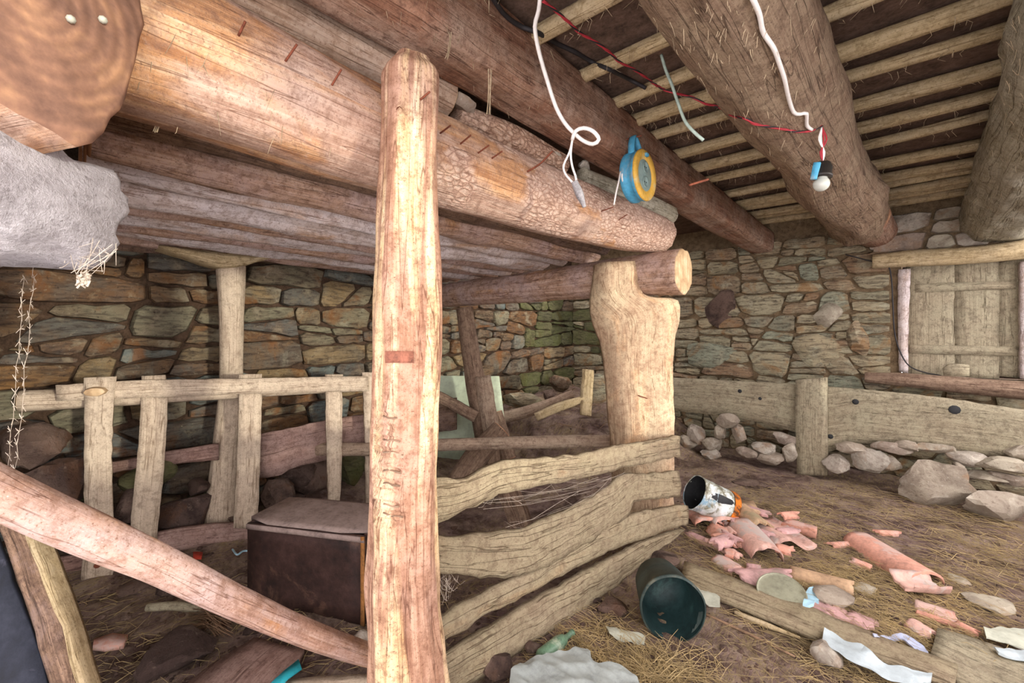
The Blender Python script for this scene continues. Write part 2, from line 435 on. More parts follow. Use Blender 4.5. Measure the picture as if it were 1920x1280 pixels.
M['grey_pole'] = wood('dusty_pole', '7d5c4a', 'ac8873', 'c8ae9e', patch=('a8713f', 'c08c5a', 'd0a878'), pth=.57, dust='b8a29c', dth=.47, spots='efe6da', bump=.5)
M['prop'] = wood('prop_wood', '5a4436', '87705e', 'ad967e', bump=.6)
M['end_a'] = endgrain('end_grain', '8a5a3c', 'b98a66', 'd4ab84')
M['end_pale'] = endgrain('pale_end_grain', 'a88a68', 'd0b48e', 'e6d0ae')
M['end_brown'] = endgrain('brown_end_grain', '6a5044', '936f5a', 'b88e6c', 70)
# stone and earth
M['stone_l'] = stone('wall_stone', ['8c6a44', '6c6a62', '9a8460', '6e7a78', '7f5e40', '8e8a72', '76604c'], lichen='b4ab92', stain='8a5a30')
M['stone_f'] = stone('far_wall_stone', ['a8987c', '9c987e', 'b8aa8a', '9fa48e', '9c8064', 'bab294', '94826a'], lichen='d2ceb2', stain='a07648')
M['stone_m'] = stone('mossy_stone', ['66664c', '747050', '5c5a48'], lichen='8c9068', stain='5a5028', moss='5f643c', dark='2a2a20')  # moss green; in the wall corner it also carries green light
M['boulder'] = stone('boulder_stone', ['6a564c', '7c685c', '5a4a44'], lichen='a08c7c', stain='6c4e3a', strat=False, dark='2c2220')
M['rubble'] = stone('rubble_stone', ['a89c8c', 'b8b09c', '9a8a7c', 'c4beb0'], lichen='dcd6c6', stain='9a7a5c', strat=False, dark='6a5c50', bump=.5)
M['white_stone'] = stone('limewashed_stone', ['dcd6d8', 'e6e2e4', 'd2ccd0'], lichen='f2f0f0', stain='b49c98', strat=False, dark='948c8e', bump=1.0)
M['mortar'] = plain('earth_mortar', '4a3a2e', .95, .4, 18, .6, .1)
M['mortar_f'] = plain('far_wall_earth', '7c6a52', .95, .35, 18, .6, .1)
M['deck'] = plain('dark_deck', '665449', .95, .35, 10, .5, .1)

def floor_mat():
    N = NT('earth_floor', .95, .1); g = N.n('ShaderNodeNewGeometry').outputs['Position']
    a = N.noise(g, 1.3, 8, .65, .3); b = N.noise(g, 8, 10, .72, .3); c3 = N.noise(g, 45, 6, .7)
    mp = N.n('ShaderNodeMapping'); mp.inputs['Rotation'].default_value = (0, 0, .5); mp.inputs['Scale'].default_value = (30, 5, 5); N.l(g, mp.inputs['Vector'])
    s = N.noise(mp.outputs[0], 2.5, 6, .7, 1.2)
    c = N.ramp(b, [(.32, '54423a'), (.48, '86706a'), (.66, 'ab9888')])
    c = N.mix(N.math('MULTIPLY', N.ramp(a, [(.42, 0.0), (.58, 1.0)]), N.ramp(s, [(.44, 0.0), (.60, .8)])), c, 'a8966a')
    c = N.mix(N.ramp(c3, [(.58, 0.0), (.72, .5)]), c, 'b8a890'); c = N.mix(N.ramp(c3, [(.3, .8), (.42, 0.0)]), c, '35271f')
    d2 = N.noise(g, 2.6, 9, .7, .5); c = N.mix(N.ramp(d2, [(.38, .75), (.52, 0.0)]), c, '46362c'); c = N.mix(N.ramp(d2, [(.56, 0.0), (.70, .45)]), c, 'b3a488')
    N.bump(N.math('ADD', N.math('ADD', b, N.math('MULTIPLY', s, .5)), N.math('MULTIPLY', c3, .5)), .9, .03); return N.col(c)
M['floor'] = floor_mat()
M['straw'] = plain('straw', 'a8946a', .8, .3, 3, 0)
M['twig'] = plain('twig', '8a7058', .85, .3, 12, 0)
M['web'] = plain('cobweb', 'b8ac9c', .9, .1, 10, 0)
M['lint'] = plain('dust_lint', 'a8977c', .95, .25, 20, 0)
# things
M['tile'] = plain('terracotta', 'cfa89a', .85, .2, 9, .3, second='bfb0a8', th=.53)
M['tile_o'] = plain('terracotta_orange', 'cf9a86', .85, .2, 9, .3, second='c8aa9e', th=.54)
M['tile_m'] = plain('terracotta_mauve', 'bd9894', .85, .2, 9, .3, second='9c8a80', th=.6)
M['tile_t'] = plain('terracotta_tan', 'bb9c7c', .85, .2, 9, .3, second='9f9072', th=.55)
M['nail'] = plain('rusty_nail', '7a4430', .8, .3, 60, .2)
M['rust'] = plain('rusty_iron', '8e5c4a', .85, .3, 30, .3)
M['white_wire'] = plain('white_cable', 'ece9e4', .5, .06, 10, 0)
M['red_wire'] = plain('red_wire', 'a8323c', .5, .12, 10, 0)
M['black_wire'] = plain('black_wire', '2c2a2c', .55, .2, 10, 0)
M['green_wire'] = plain('faded_green_wire', 'a9bcb0', .6, .2, 10, 0)
M['tape'] = plain('silver_tape', '9c9a9c', .45, .25, 30, .3)
M['blue_plastic'] = plain('faded_blue_plastic', '4c9cc0', .55, .2, 9, .1, second='8aa2ac', th=.55)
M['yellow_plastic'] = plain('faded_yellow_plastic', 'd8ac4a', .55, .15, 12, .1, second='cfc08e', th=.58)
M['grey_plastic'] = plain('grey_blue_plastic', '7f948f', .5, .15, 14, .1)
M['hole_shade'] = plain('recess_shade', '2a3a3c', .8, .1, 10, 0)  # near-black for the shade in the socket pin holes
M['black'] = plain('black_plastic', '26282a', .5, .25, 12, .15, second='4a4c48', th=.6)
M['socket'] = plain('bakelite', '2b2724', .45, .2, 12, .05)
M['bucket'] = plain('dark_green_bucket', '33413e', .6, .3, 8, .15, second='5a5c50', th=.57)
M['bucket_in'] = plain('bucket_inside', '1f3434', .55, .3, 8, .15, second='33504c', th=.6)
M['crate'] = plain('dark_stained_box', '3a2823', .6, .4, 6, .3, second='5c4438', th=.56)
M['crate_edge'] = plain('rusty_edge', '9a6a3a', .8, .3, 20, .2)
M['crate_top'] = plain('dusty_lid', '9a8880', .85, .2, 14, .2)
M['panel_blue'] = plain('blue_black_panel', '20242f', .7, .4, 6, .2, second='4a4a58', th=.58)
M['plastic_w'] = plain('white_plastic_film', 'b9c6ca', .4, .08, 10, .2)
M['cloth'] = plain('crumpled_plastic', '9da5a2', .4, .14, 9, .2)
M['plastic_b'] = plain('pale_blue_plastic', 'a8cfe0', .4, .12, 10, .2)
M['plastic_t'] = plain('turquoise_strap', '2fa6b4', .5, .15, 10, .1)
M['plastic_l'] = plain('lilac_plastic', 'b9c2dc', .4, .1, 10, .1)
M['paper'] = plain('paper', 'b6b9a8', .8, .1, 12, .1)
M['red'] = plain('red_scrap', 'b8402e', .7, .2, 10, .1)
M['glass_g'] = plain('green_glass', '5f7c64', .3, .3, 20, .1, second='9aa690', th=.55)
M['sheet'] = plain('pale_sheet', 'c8d6bc', .7, .12, 5, .1)
M['lid'] = plain('tarnished_tin', '9fa08a', .35, .2, 8, .1, second='84826a', th=.56, metallic=.35)
def can_mat():
    N = NT('painted_tin', .6, .3); ob = N.mapped(N.coord('Object'), (1, 1, 1)); n = N.noise(ob, 11, 9, .72, .5); n2 = N.noise(ob, 7, 6, .6)
    c = N.ramp(n, [(.36, '4c4a40'), (.46, '8c8a74'), (.54, 'c8d0cc'), (.66, 'e8eef0')]); c = N.mix(N.ramp(n2, [(.54, 0.0), (.62, .9)]), c, '7fa6bc')
    c = N.mix(N.ramp(N.noise(ob, 15, 8, .7), [(.58, 0.0), (.66, .9)]), c, '4a4038'); N.bump(n, .3, .004); return N.col(c)
M['can'] = can_mat()
M['can_rust'] = plain('orange_rust', 'cf7420', .8, .3, 26, .2, second='5a3a20', th=.56)
def bulb_mat():
    N = NT('frosted_glass', .25, .5); N.b.inputs['Transmission Weight'].default_value = .25; return N.col('c9cdc4')
M['bulb'] = bulb_mat()
#PART2
# ------------------------------------------------------------------ the setting
XL, YB = -4.0, 5.95       # faces of the left and the far wall
def box(name, x0, x1, y0, y1, z0, z1, mat, parent=None):
    V = [(x, y, z) for x in (x0, x1) for y in (y0, y1) for z in (z0, z1)]
    return mk(name, V, [(0, 1, 3, 2), (4, 6, 7, 5), (0, 4, 5, 1), (2, 3, 7, 6), (0, 2, 6, 4), (1, 5, 7, 3)], mat, parent, smooth=False)
def sstep(a, b, x): t = max(0, min(1, (x - a) / (b - a))); return t * t * (3 - 2 * t)
def fz(x, y):
    z = .022 * noise.noise(Vector((x * 1.7, y * 1.7, 3))) + .012 * noise.noise(Vector((x * 6, y * 6, 1))) + .012 * noise.noise(Vector((x * 11, y * 11, 4))) + .008 * noise.noise(Vector((x * 24, y * 24, 1)))
    z += .50 * sstep(3.5, 4.6, y) * sstep(-1.7, -2.7, x) + .12 * noise.noise(Vector((x * 3, y * 3, 8))) * sstep(3.4, 4.2, y) * sstep(-1.6, -2.4, x)
    z += .10 * sstep(-3.3, -3.8, x)
    return z
def build_floor():
    nx, ny = 225, 245; V, Fc = [], []
    for i in range(nx):
        for j in range(ny):
            x = -4.25 + 6.7 * i / (nx - 1); y = -1.0 + 7.2 * j / (ny - 1); V.append((x, y, fz(x, y)))
    for i in range(nx - 1):
        for j in range(ny - 1): Fc.append((i * ny + j, (i + 1) * ny + j, (i + 1) * ny + j + 1, i * ny + j + 1))
    return struct(mk('floor', V, Fc, M['floor'], recentre=False))
FLOOR = build_floor()
def G(u, v, h=0.0):
    """ground point under a pixel"""
    p = P(u, v, Z=h); return Vector((p.x, p.y, fz(p.x, p.y) + h))

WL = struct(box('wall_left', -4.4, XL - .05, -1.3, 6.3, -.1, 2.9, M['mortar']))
WB = T('wall_back', None, None, (0, YB, 0)); struct(WB)
WX0, WX1, WZ0, WZ1 = .10, .86, 1.08, 2.16      # window hole in the far wall
box('masonry', XL - .05, WX0 - .06, YB + .05, 6.4, -.1, 2.9, M['mortar_f'], WB)
box('masonry', WX1 + .06, 2.6, YB + .05, 6.4, -.1, 2.9, M['mortar_f'], WB)
box('masonry', WX0 - .06, WX1 + .06, YB + .05, 6.4, -.1, WZ0 - .03, M['mortar_f'], WB)
box('masonry', WX0 - .06, WX1 + .06, YB + .05, 6.4, WZ1 + .03, 2.9, M['mortar_f'], WB)
struct(box('low_shade_wall', 2.2, 2.6, -.6, 6.3, -.1, .96, M['mortar']))  # unseen low wall added; its height keeps the sun off the lower slats
struct(box('wall_front', -4.4, -1.75, -1.3, -.95, -.1, 2.9, M['mortar']))
CEIL = struct(box('ceiling', -2.5, 1.05, -1.3, 6.3, 2.86, 2.94, M['deck']))

# --- rubble masonry: every stone is a part of its wall
def clip(poly, p, nrm):
    out = []
    for i in range(len(poly)):
        a, b = poly[i], poly[(i + 1) % len(poly)]
        da = (a[0] - p[0]) * nrm[0] + (a[1] - p[1]) * nrm[1]; db = (b[0] - p[0]) * nrm[0] + (b[1] - p[1]) * nrm[1]
        if da >= 0: out.append(a)
        if da * db < 0:
            t = da / (da - db); out.append((a[0] + (b[0] - a[0]) * t, a[1] + (b[1] - a[1]) * t))
    return out
def split(poly, rg, wmax, hmax, out):
    xs = [p[0] for p in poly]; ys = [p[1] for p in poly]; W, H = max(xs) - min(xs), max(ys) - min(ys)
    if len(poly) < 3 or W < .03 or H < .02: return
    k = rg.uniform(.45, 1.35)
    if H > hmax * 2.6: p = (min(xs) + W / 2, min(ys) + H * rg.uniform(.4, .6)); n = (rg.gauss(0, .03), 1); split(clip(poly, p, n), rg, wmax, hmax, out); split(clip(poly, p, (-n[0], -n[1])), rg, wmax, hmax, out); return
    if W <= wmax * k and H <= hmax * k or (W < wmax * .4 and H < hmax * .5): out.append(poly); return
    if H / hmax > W / wmax * rg.uniform(.6, 1.5): p = (min(xs) + W / 2, min(ys) + H * rg.uniform(.32, .68)); a = math.pi / 2 + rg.gauss(0, .10)
    else: p = (min(xs) + W * rg.uniform(.3, .7), min(ys) + H / 2); a = rg.gauss(0, .30)
    n = (math.cos(a), math.sin(a))
    split(clip(poly, p, n), rg, wmax, hmax, out); split(clip(poly, p, (-n[0], -n[1])), rg, wmax, hmax, out)
def wall_stone(poly, place, mat, parent, rg, gap=.010, proud=.045):
    cx = sum(p[0] for p in poly) / len(poly); cy = sum(p[1] for p in poly) / len(poly)
    q = []
    for i in range(len(poly)):                      # knock the corners off
        a, b, c = poly[i - 1], poly[i], poly[(i + 1) % len(poly)]
        k1, k2 = rg.uniform(.10, .26), rg.uniform(.10, .26)
        q += [(b[0] + (a[0] - b[0]) * k1, b[1] + (a[1] - b[1]) * k1), (b[0] + (c[0] - b[0]) * k2, b[1] + (c[1] - b[1]) * k2)]
    # extra points on long edges so outlines wander
    r2 = []
    for i in range(len(q)):
        a, b = q[i], q[(i + 1) % len(q)]; L = math.hypot(b[0] - a[0], b[1] - a[1]); r2.append(a)
        if L > .14:
            t = rg.uniform(.35, .65); d = rg.uniform(-.012, .010); r2.append((a[0] + (b[0] - a[0]) * t - (b[1] - a[1]) / L * -d, a[1] + (b[1] - a[1]) * t + (b[0] - a[0]) / L * -d))
    q = r2; n = len(q)
    def ins(p, g):
        L = math.hypot(p[0] - cx, p[1] - cy) or 1e-6; k = max(.15, 1 - g / L); return (cx + (p[0] - cx) * k, cy + (p[1] - cy) * k)
    g = gap * rg.uniform(.5, 1.7); pr = rg.uniform(.25, 1) * proud; tx, ty = rg.gauss(0, .06), rg.gauss(0, .08)
    R = min(math.hypot(p[0] - cx, p[1] - cy) for p in q); V, Fc = [], []
    for inset, dep in ((g, -.06), (g, pr * .35 + .0), (g + R * .10, pr * .85), (g + R * .42, pr)):
        for p in q:
            s = ins(p, inset); V.append(place(s[0], s[1], dep + (s[0] - cx) * tx + (s[1] - cy) * ty + (rg.gauss(0, .004) if dep > 0 else 0)))
    V.append(place(cx, cy, pr + rg.uniform(-.004, .012)))
    for r in range(3):
        for i in range(n): Fc.append((r * n + i, r * n + (i + 1) % n, (r + 1) * n + (i + 1) % n, (r + 1) * n + i))
    for i in range(n): Fc.append((3 * n + i, 3 * n + (i + 1) % n, 4 * n))
    return mk('stone', V, Fc, mat, parent, sharp=32)
rg = random.Random(21)
polys = []; 
x = -.75
cuts = [(-.55, 6.0)]
for a, b in cuts: split([(a, .0), (b, .0), (b, 2.25), (a, 2.25)], rg, .66, .285, polys)
print('LEFT STONES', len(polys))
for p in polys[:300]:
    cy_ = sum(q[0] for q in p) / len(p); cz_ = sum(q[1] for q in p) / len(p)
    mossy = cy_ > 4.6 and cz_ > 1.35 and rg.random() < .8 or (cz_ < 1.0 and rg.random() < .16)  # corner stones: moss, plus the green light there put into their colour
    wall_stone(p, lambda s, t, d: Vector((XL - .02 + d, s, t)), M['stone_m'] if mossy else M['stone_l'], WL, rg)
polys = []
for a, b, c, d in ((-4.0, WX0 - .14, .0, 2.6), (WX0 - .14, WX1 + .14, .0, WZ0 - .12), (WX0 - .3, WX1 + .4, WZ1 + .16, 2.72), (WX1 + .14, 1.5, .0, 2.6)):
    split([(a, c), (b, c), (b, d), (a, d)], rg, .60, .27, polys)
print('FAR STONES', len(polys))
for p in polys[:300]:
    cx_ = sum(q[0] for q in p) / len(p); cz_ = sum(q[1] for q in p) / len(p)
    mossy = cx_ < -3.0 and cz_ > 1.1 and rg.random() < .8  # same moss colour doubles as green light at this end
    pale = cz_ > 2.3 and cx_ > -.2
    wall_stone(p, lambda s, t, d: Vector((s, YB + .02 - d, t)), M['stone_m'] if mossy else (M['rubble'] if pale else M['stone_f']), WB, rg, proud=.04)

for (u, v, w_, h_, m, l) in ((1356, 575, 40, 42, 'boulder', 'dark round lump on the wall face'), (1532, 652, 66, 36, 'stone_f', 'large greenish stone'), (1548, 592, 32, 28, 'rubble', 'rounded pinkish stone'), (1610, 640, 24, 40, 'stone_f', None), (1330, 665, 70, 26, 'stone_f', None)):  # first entry is a dark rounded mass standing proud of the wall
    c_ = P(u, v, Y=YB); d_ = (c_ - CAM).dot(FW); o = rock('stone', c_, (w_ * d_ / 800 * .85, .085, h_ * d_ / 800), M[m], WB, sub=3, sit=False, planes=14)
    if l: o['label'] = l
# --- ceiling joists
jy = [1.15, 1.52, 1.86, 2.19, 2.52, 2.80, 3.18, 3.52, 3.88, 4.38, 4.82, 5.02, 5.36, 5.52, 5.80]
JO = []
for i, y in enumerate(jy):
    r = rnd(.030, .042)
    JO.append(tube('joist', [(-1.35, y + rnd(-.05, .05), 2.815), (-.2, y + rnd(-.02, .02), 2.81), (.5, y + rnd(-.04, .04), 2.815), (1.0, y + rnd(-.05, .05), 2.82)], [r, r * 1.05, r, r * .95], M['joist'], CEIL, n=10, step=.12, pw=3, rough=.12))
A = Acc()
for i in range(900):
    y = random.choice(jy) + rnd(-.05, .05); x = rnd(-1.2, 1.0); z = 2.81 - rnd(0, .04); p = Vector((x, y, z)); L = rnd(.015, .07)
    A.strand([p, p + Vector((rnd(-.02, .02), rnd(-.02, .02), -L * .5)), p + Vector((rnd(-.02, .02), rnd(-.02, .02), -L))], rnd(.0008, .0022), .0006)
stuff(A.build('dust_lint', M['lint'], CEIL))
box('deck', -4.3, -2.5, -1.3, 3.7, 2.86, 2.94, M['deck'], CEIL)
box('deck', -4.3, -2.5, 5.3, 6.3, 2.86, 2.94, M['deck'], CEIL)

# ------------------------------------------------------------------ beams
A_ = tube('log_beam', [(-1.555, .06, 2.29), (-1.54, .45, 2.28), (-1.53, 1.0, 2.26), (-1.50, 1.8, 2.25), (-1.44, 2.6, 2.245), (-1.36, 3.2, 2.24)], [.20, .195, .19, .185, .17, .14], M['log_main'], n=36, step=.03, endmat=M['end_pale'], rough=.05, fine=.018, seed=11)
tag(A_, 'thick tapering log beam with orange bare patches and rusty nails, carried by the tall notched post', 'beam')
B_ = tube('squared_beam', [(-1.31, -.4, 2.705), (-1.31, 1.5, 2.70), (-1.30, 3.2, 2.665), (-1.27, 4.6, 2.63), (-1.23, 5.98, 2.60)], [(.125, .145), (.125, .145), (.125, .145), (.13, .14), (.13, .13)], M['beam_hewn'], n=36, step=.04, pw=7, rough=.03, endmat=M['end_a'], seed=4)
tag(B_, 'brown squared beam the cable reel hangs on', 'beam')
C_ = tube('trunk_beam', [(-.41, -.5, 2.58), (-.40, .9, 2.57), (-.38, 1.6, 2.55), (-.37, 2.3, 2.54), (-.33, 2.9, 2.52), (-.33, 3.6, 2.53), (-.28, 4.4, 2.55), (-.29, 5.3, 2.57)], [.19, .19, .195, .20, .185, .22, .235, .235], M['trunk'], n=40, step=.04, rough=.06, fine=.03, endmat=M['end_brown'], seed=31)
tag(C_, 'huge crooked tree trunk beam with the bare light bulb hanging from it', 'beam')
CS = tube('beam_stub', [(-.20, 5.15, 2.57), (-.16, 5.98, 2.56)], [.17, .17], M['beam_hewn'], n=18, endmat=M['end_brown'])
tag(CS, 'dark beam stub between the huge trunk end and the far wall', 'beam')
D_ = tube('trunk_beam', [(.50, .6, 2.60), (.56, 1.8, 2.59), (.62, 3.0, 2.59), (.68, 4.4, 2.60), (.73, 5.98, 2.58)], [.29, .29, .275, .28, .27], M['trunk_pale'], n=36, step=.05, rough=.06, fine=.04, seed=9)
tag(D_, 'pale greyish trunk beam ending above the shuttered window', 'beam')
# logs and packing stones wedged between the main log and the squared beam
U1 = tube('wedged_log', [(-1.64, -.3, 2.65), (-1.61, .5, 2.62), (-1.50, 1.23, 2.545)], [.095, .095, .088], M['log_upper'], n=24, endmat=M['end_pale'], seed=2)
tag(U1, 'smooth debarked log lying on the main log, sawn off beside the tall post', 'log')
U2 = tube('wedged_log', [(-1.52, 1.30, 2.51), (-1.49, 1.65, 2.50), (-1.46, 2.06, 2.475)], [.055, .07, .06], M['log_bark'], n=18, rough=.1, seed=5)
tag(U2, 'short barky log piece wedged between main log and squared beam', 'log')
U3 = tube('wedged_log', [(-1.45, 2.25, 2.46), (-1.41, 2.8, 2.45), (-1.36, 3.4, 2.43)], [.055, .075, .075], M['trunk_pale'], n=18, rough=.1, seed=6)
tag(U3, 'yellowish mossy log end sticking out above the main log tip', 'log')
for (u, v, s, l) in ((868, 205, .06, 'flat packing stone beside the sawn-off log'), (1035, 300, .055, 'pale packing stone on main log by the bent nail'), (1095, 318, .05, 'reddish packing stone on main log above the taped wire end')):
    p = P(u, v, X=-1.45); tag(rock('packing_stone', p, (s, s * 1.4, s * .6), M['rubble']), l, 'stone')
# loft logs over the stall
lx = [(-1.83, .085, 2.22, 'loft_dark'), (-2.04, .115, 2.19, 'loft'), (-2.26, .09, 2.17, 'loft_white'), (-2.50, .135, 2.18, 'loft_white'), (-2.75, .10, 2.165, 'loft'), (-2.98, .12, 2.18, 'loft_white'), (-3.22, .105, 2.165, 'loft'), (-3.46, .12, 2.175, 'loft_white'), (-3.70, .11, 2.165, 'loft'), (-3.92, .09, 2.15, 'loft_dark')]
LL = {'loft_dark': 'dark brown loft log over the stall, resting on the cross log', 'loft': 'brown weathered loft log over the stall, resting on the cross log', 'loft_white': 'pale whitewashed loft log over the stall, resting on the cross log'}
LOFT = []
for i, (x, r, z, m) in enumerate(lx):
    y1 = 3.35 - rnd(0, .18); r *= .92
    o = tube('loft_log', [(x - .01, .12 if x > -2.6 else -.35, z + rnd(-.01, .01)), (x + rnd(-.02, .02), .8, z), (x + rnd(-.025, .025), 1.7, z + rnd(-.02, .02)), (x + rnd(-.02, .02), 2.6, z), (x + .0, y1, z)], [r, r, r * rnd(.92, 1.08), r, r * .95], M[m], n=22, step=.05, rough=.12, nl=1.8, nc=1.6, fine=.05, endmat=M['end_a'])
    tag(o, '%s loft log over the stall, %s' % ({'loft_dark': 'dark brown', 'loft': 'brown weathered', 'loft_white': 'pale whitewashed'}[m], ('next to the thick main log beam', 'second from the thick main log beam', 'third from the thick main log beam', 'fourth from the thick main log beam, the thickest', 'fifth from the thick main log beam', 'fifth from the left stone wall', 'fourth from the left stone wall', 'third from the left stone wall', 'second from the left stone wall', 'next to the left stone wall')[i]), 'log', 'logs of the stall ceiling'); LOFT.append(o)
CR = tube('cross_log', [(-4.03, 3.10, 1.91), (-3.3, 3.10, 1.915), (-2.4, 3.09, 1.92), (-1.6, 3.08, 1.93), (-1.13, 3.08, 1.93)], [.13, .135, .14, .155, .165], M['loft'], n=28, step=.04, rough=.05, fine=.03, endmat=M['end_pale'], seed=17)
tag(CR, 'round cross log held in the notch of the broad pale post', 'log')
# beam ends beside the doorway
e1 = P(50, -20, d=.80); ed = Vector((-.86, -.5, .0)); eu = Matrix.Rotation(.26, 3, ed) @ UP
E1 = tube('beam_end', [e1, e1 + ed * .2, e1 + ed * .5, e1 + ed * .95], [(.185, .235), (.19, .24), (.19, .24), (.19, .24)], M['log_main'], n=48, step=.03, pw=4.5, rough=.05, endmat=M['end_brown'], seed=3, up=eu)
tag(E1, 'big brown beam end with growth rings beside the doorway', 'beam')
e2 = P(45, 355, d=.90); eu = Matrix.Rotation(.14, 3, ed) @ UP
E2 = tube('limewashed_block', [e2 - ed * .03, e2 + ed * .05, e2 + ed * .4, e2 + ed * .8], [(.175, .105), (.20, .13), (.21, .135), (.21, .135)], M['white_stone'], n=48, step=.02, pw=3.4, rough=.09, nl=4, nc=2.5, fine=.04, seed=6, up=eu, capbulge=.10)
tag(E2, 'whitewashed stone block under the big brown beam end', 'stone')
for (u, v) in ((133, 36), (193, 37)):
    lathe('nail_head', [(.0001, 0), (.007, .001), (.008, .006), (.004, .012), (.0001, .013)], hit(u, v, [E1], .002), CAM, M['paper'], E1, n=8)

# ------------------------------------------------------------------ posts
PD = 1.46
pb = P(765, 1000, d=PD); px, py = pb.x, pb.y
def pz(v): return CAMH + (HZ - v) / FPX * 1.6
POST = tube('notched_post', [(px + (u - 765) / FPX * PD * math.cos(YAW), py + (u - 765) / FPX * PD * math.sin(YAW), z) for u, z in ((767, -.05), (768, .2), (764, .38), (757, .6), (757, .85), (760, 1.2), (764, 1.5), (765, 1.85), (768, 2.2), (770, 2.36), (772, 2.43))],
            [.125, .125, .122, .113, .102, .104, .106, .098, .092, .09, .055], M['post'], n=56, step=.012, pw=3.4, rough=.08, nl=2.2, nc=1.6, fine=.035, up=(math.cos(YAW + .5), math.sin(YAW + .5), 0), seed=8)
tag(POST, 'tall hewn post with a row of cut notches and an iron strap', 'post')
for k, (v, ua, ub) in enumerate(((780, 718, 750), (803, 716, 752), (822, 715, 757), (845, 714, 762), (862, 716, 768), (880, 714, 760), (905, 713, 758), (922, 716, 760), (945, 712, 756), (962, 714, 764), (978, 714, 752))):
    for vt in POST.data.vertices:                       # axe cuts in the post
        q = vt.co + Vector(POST['_c']) - CAM; dd = q.dot(FW)
        if dd > PD: continue
        u_ = 960 + FPX * q.dot(RT) / dd; v_ = HZ - FPX * q.z / dd
        if ua - 14 < u_ < ub:
            t = (v_ - v - (u_ - ua) * .16) / 9.0
            if -1 < t < 1: vt.co += FW * (.034 * (1 - abs(t)) * min(1, (ub - u_) / 14))
for k, (v, ub) in enumerate(((780, 744), (822, 750), (845, 756), (880, 752), (905, 750), (945, 748), (962, 756))):
    wire('notch_shade', [hit(u_, v + (u_ - 714) * .16 + 2 * math.sin(u_ * .2 + k), [POST], .0005) for u_ in (719, 727, 736, ub)], .0032, M['prop'], POST, n=5)  # dark wires standing in for the shade inside the axe cuts
st = [hit(u, 658, [POST], .012) for u in (722, 735, 750, 765, 776)]
sb = [hit(u, 680, [POST], .012) for u in (722, 735, 750, 765, 776)]
tag(board('iron_strap', st, sb, (st[2] - CAM).normalized() * .004, M['rust'], POST, m=2, amp=.001), 'rusty iron strap nailed round the post')
def nail(u0, v0, u1, v1, obs, parent, r=.0035, up=.06, mid=None):
    """rusty nail driven in at (u1,v1), its head standing out towards (u0,v0)"""
    b = hit(u1, v1, obs, .0); dd = (b - CAM).dot(FW)
    a = P(u0, v0, d=dd - .02)
    return wire('nail', [b, (a + b) / 2 + (Vector(mid) if mid else Vector((0, 0, 0))), a], r, M['nail'], parent, n=5)
for q in ((460, 40, 447, 67), (557, 83, 535, 115), (640, 130, 622, 160), (845, 235, 825, 250), (883, 253, 863, 270), (917, 272, 896, 287), (942, 283, 922, 297), (1150, 388, 1127, 396), (1176, 402, 1160, 412)):
    nail(*q, [A_], A_)
nail(1036, 283, 988, 322, [A_], A_, r=.005, mid=(.0, .0, -.012))
for q in ((1292, 347, 1328, 336), (1315, 367, 1350, 358), (1332, 383, 1366, 371), (1375, 401, 1400, 396), (1387, 418, 1412, 411), (1400, 429, 1422, 424)):
    nail(*q, [B_], B_, r=.006)
nail(806, 172, 788, 187, [POST], POST)
kn = hit(749, 206, [POST], .001); lathe('bolt_head', [(.0001, .006), (.009, .005), (.010, 0)], kn, kn - (CAM - kn), M['nail'], POST, n=8)

# broad pale post with a notch for the cross log
def front_outline(pix, **kw): return [P(u, v, **kw) for u, v in pix]
fpY = 3.05
L_ = front_outline([(1122, 490), (1113, 560), (1118, 600), (1135, 650), (1142, 700), (1148, 780), (1155, 860), (1160, 1010)], d=3.1)
R_ = front_outline([(1192, 488), (1208, 550), (1276, 566), (1268, 640), (1264, 700), (1266, 780), (1266, 860), (1266, 1010)], d=3.1)
bk = Vector((-math.sin(YAW), math.cos(YAW), 0)) * .2
FP = board('notched_post', L_, R_, bk, M['post_far'], m=7, amp=.006, wav=.02)
for i in range(len(FP.data.vertices) // 16):             # slanting left face
    FP.data.vertices[i * 8].co += FW * .13 + RT * .01; FP.data.vertices[i * 8 + 1].co += FW * .05 - RT * .012 + FW * .0
tag(FP, 'broad pale post cut to hold the cross log, at the end of the plank fence', 'post')
nn = hit(1200, 743, [FP], 0); nail(1214, 747, 1196, 741, [FP], FP, r=.004)
sc = [P(u, v, d=3.02) for u, v in ((1121, 492), (1113, 545), (1120, 600), (1140, 660), (1150, 760), (1156, 850))]
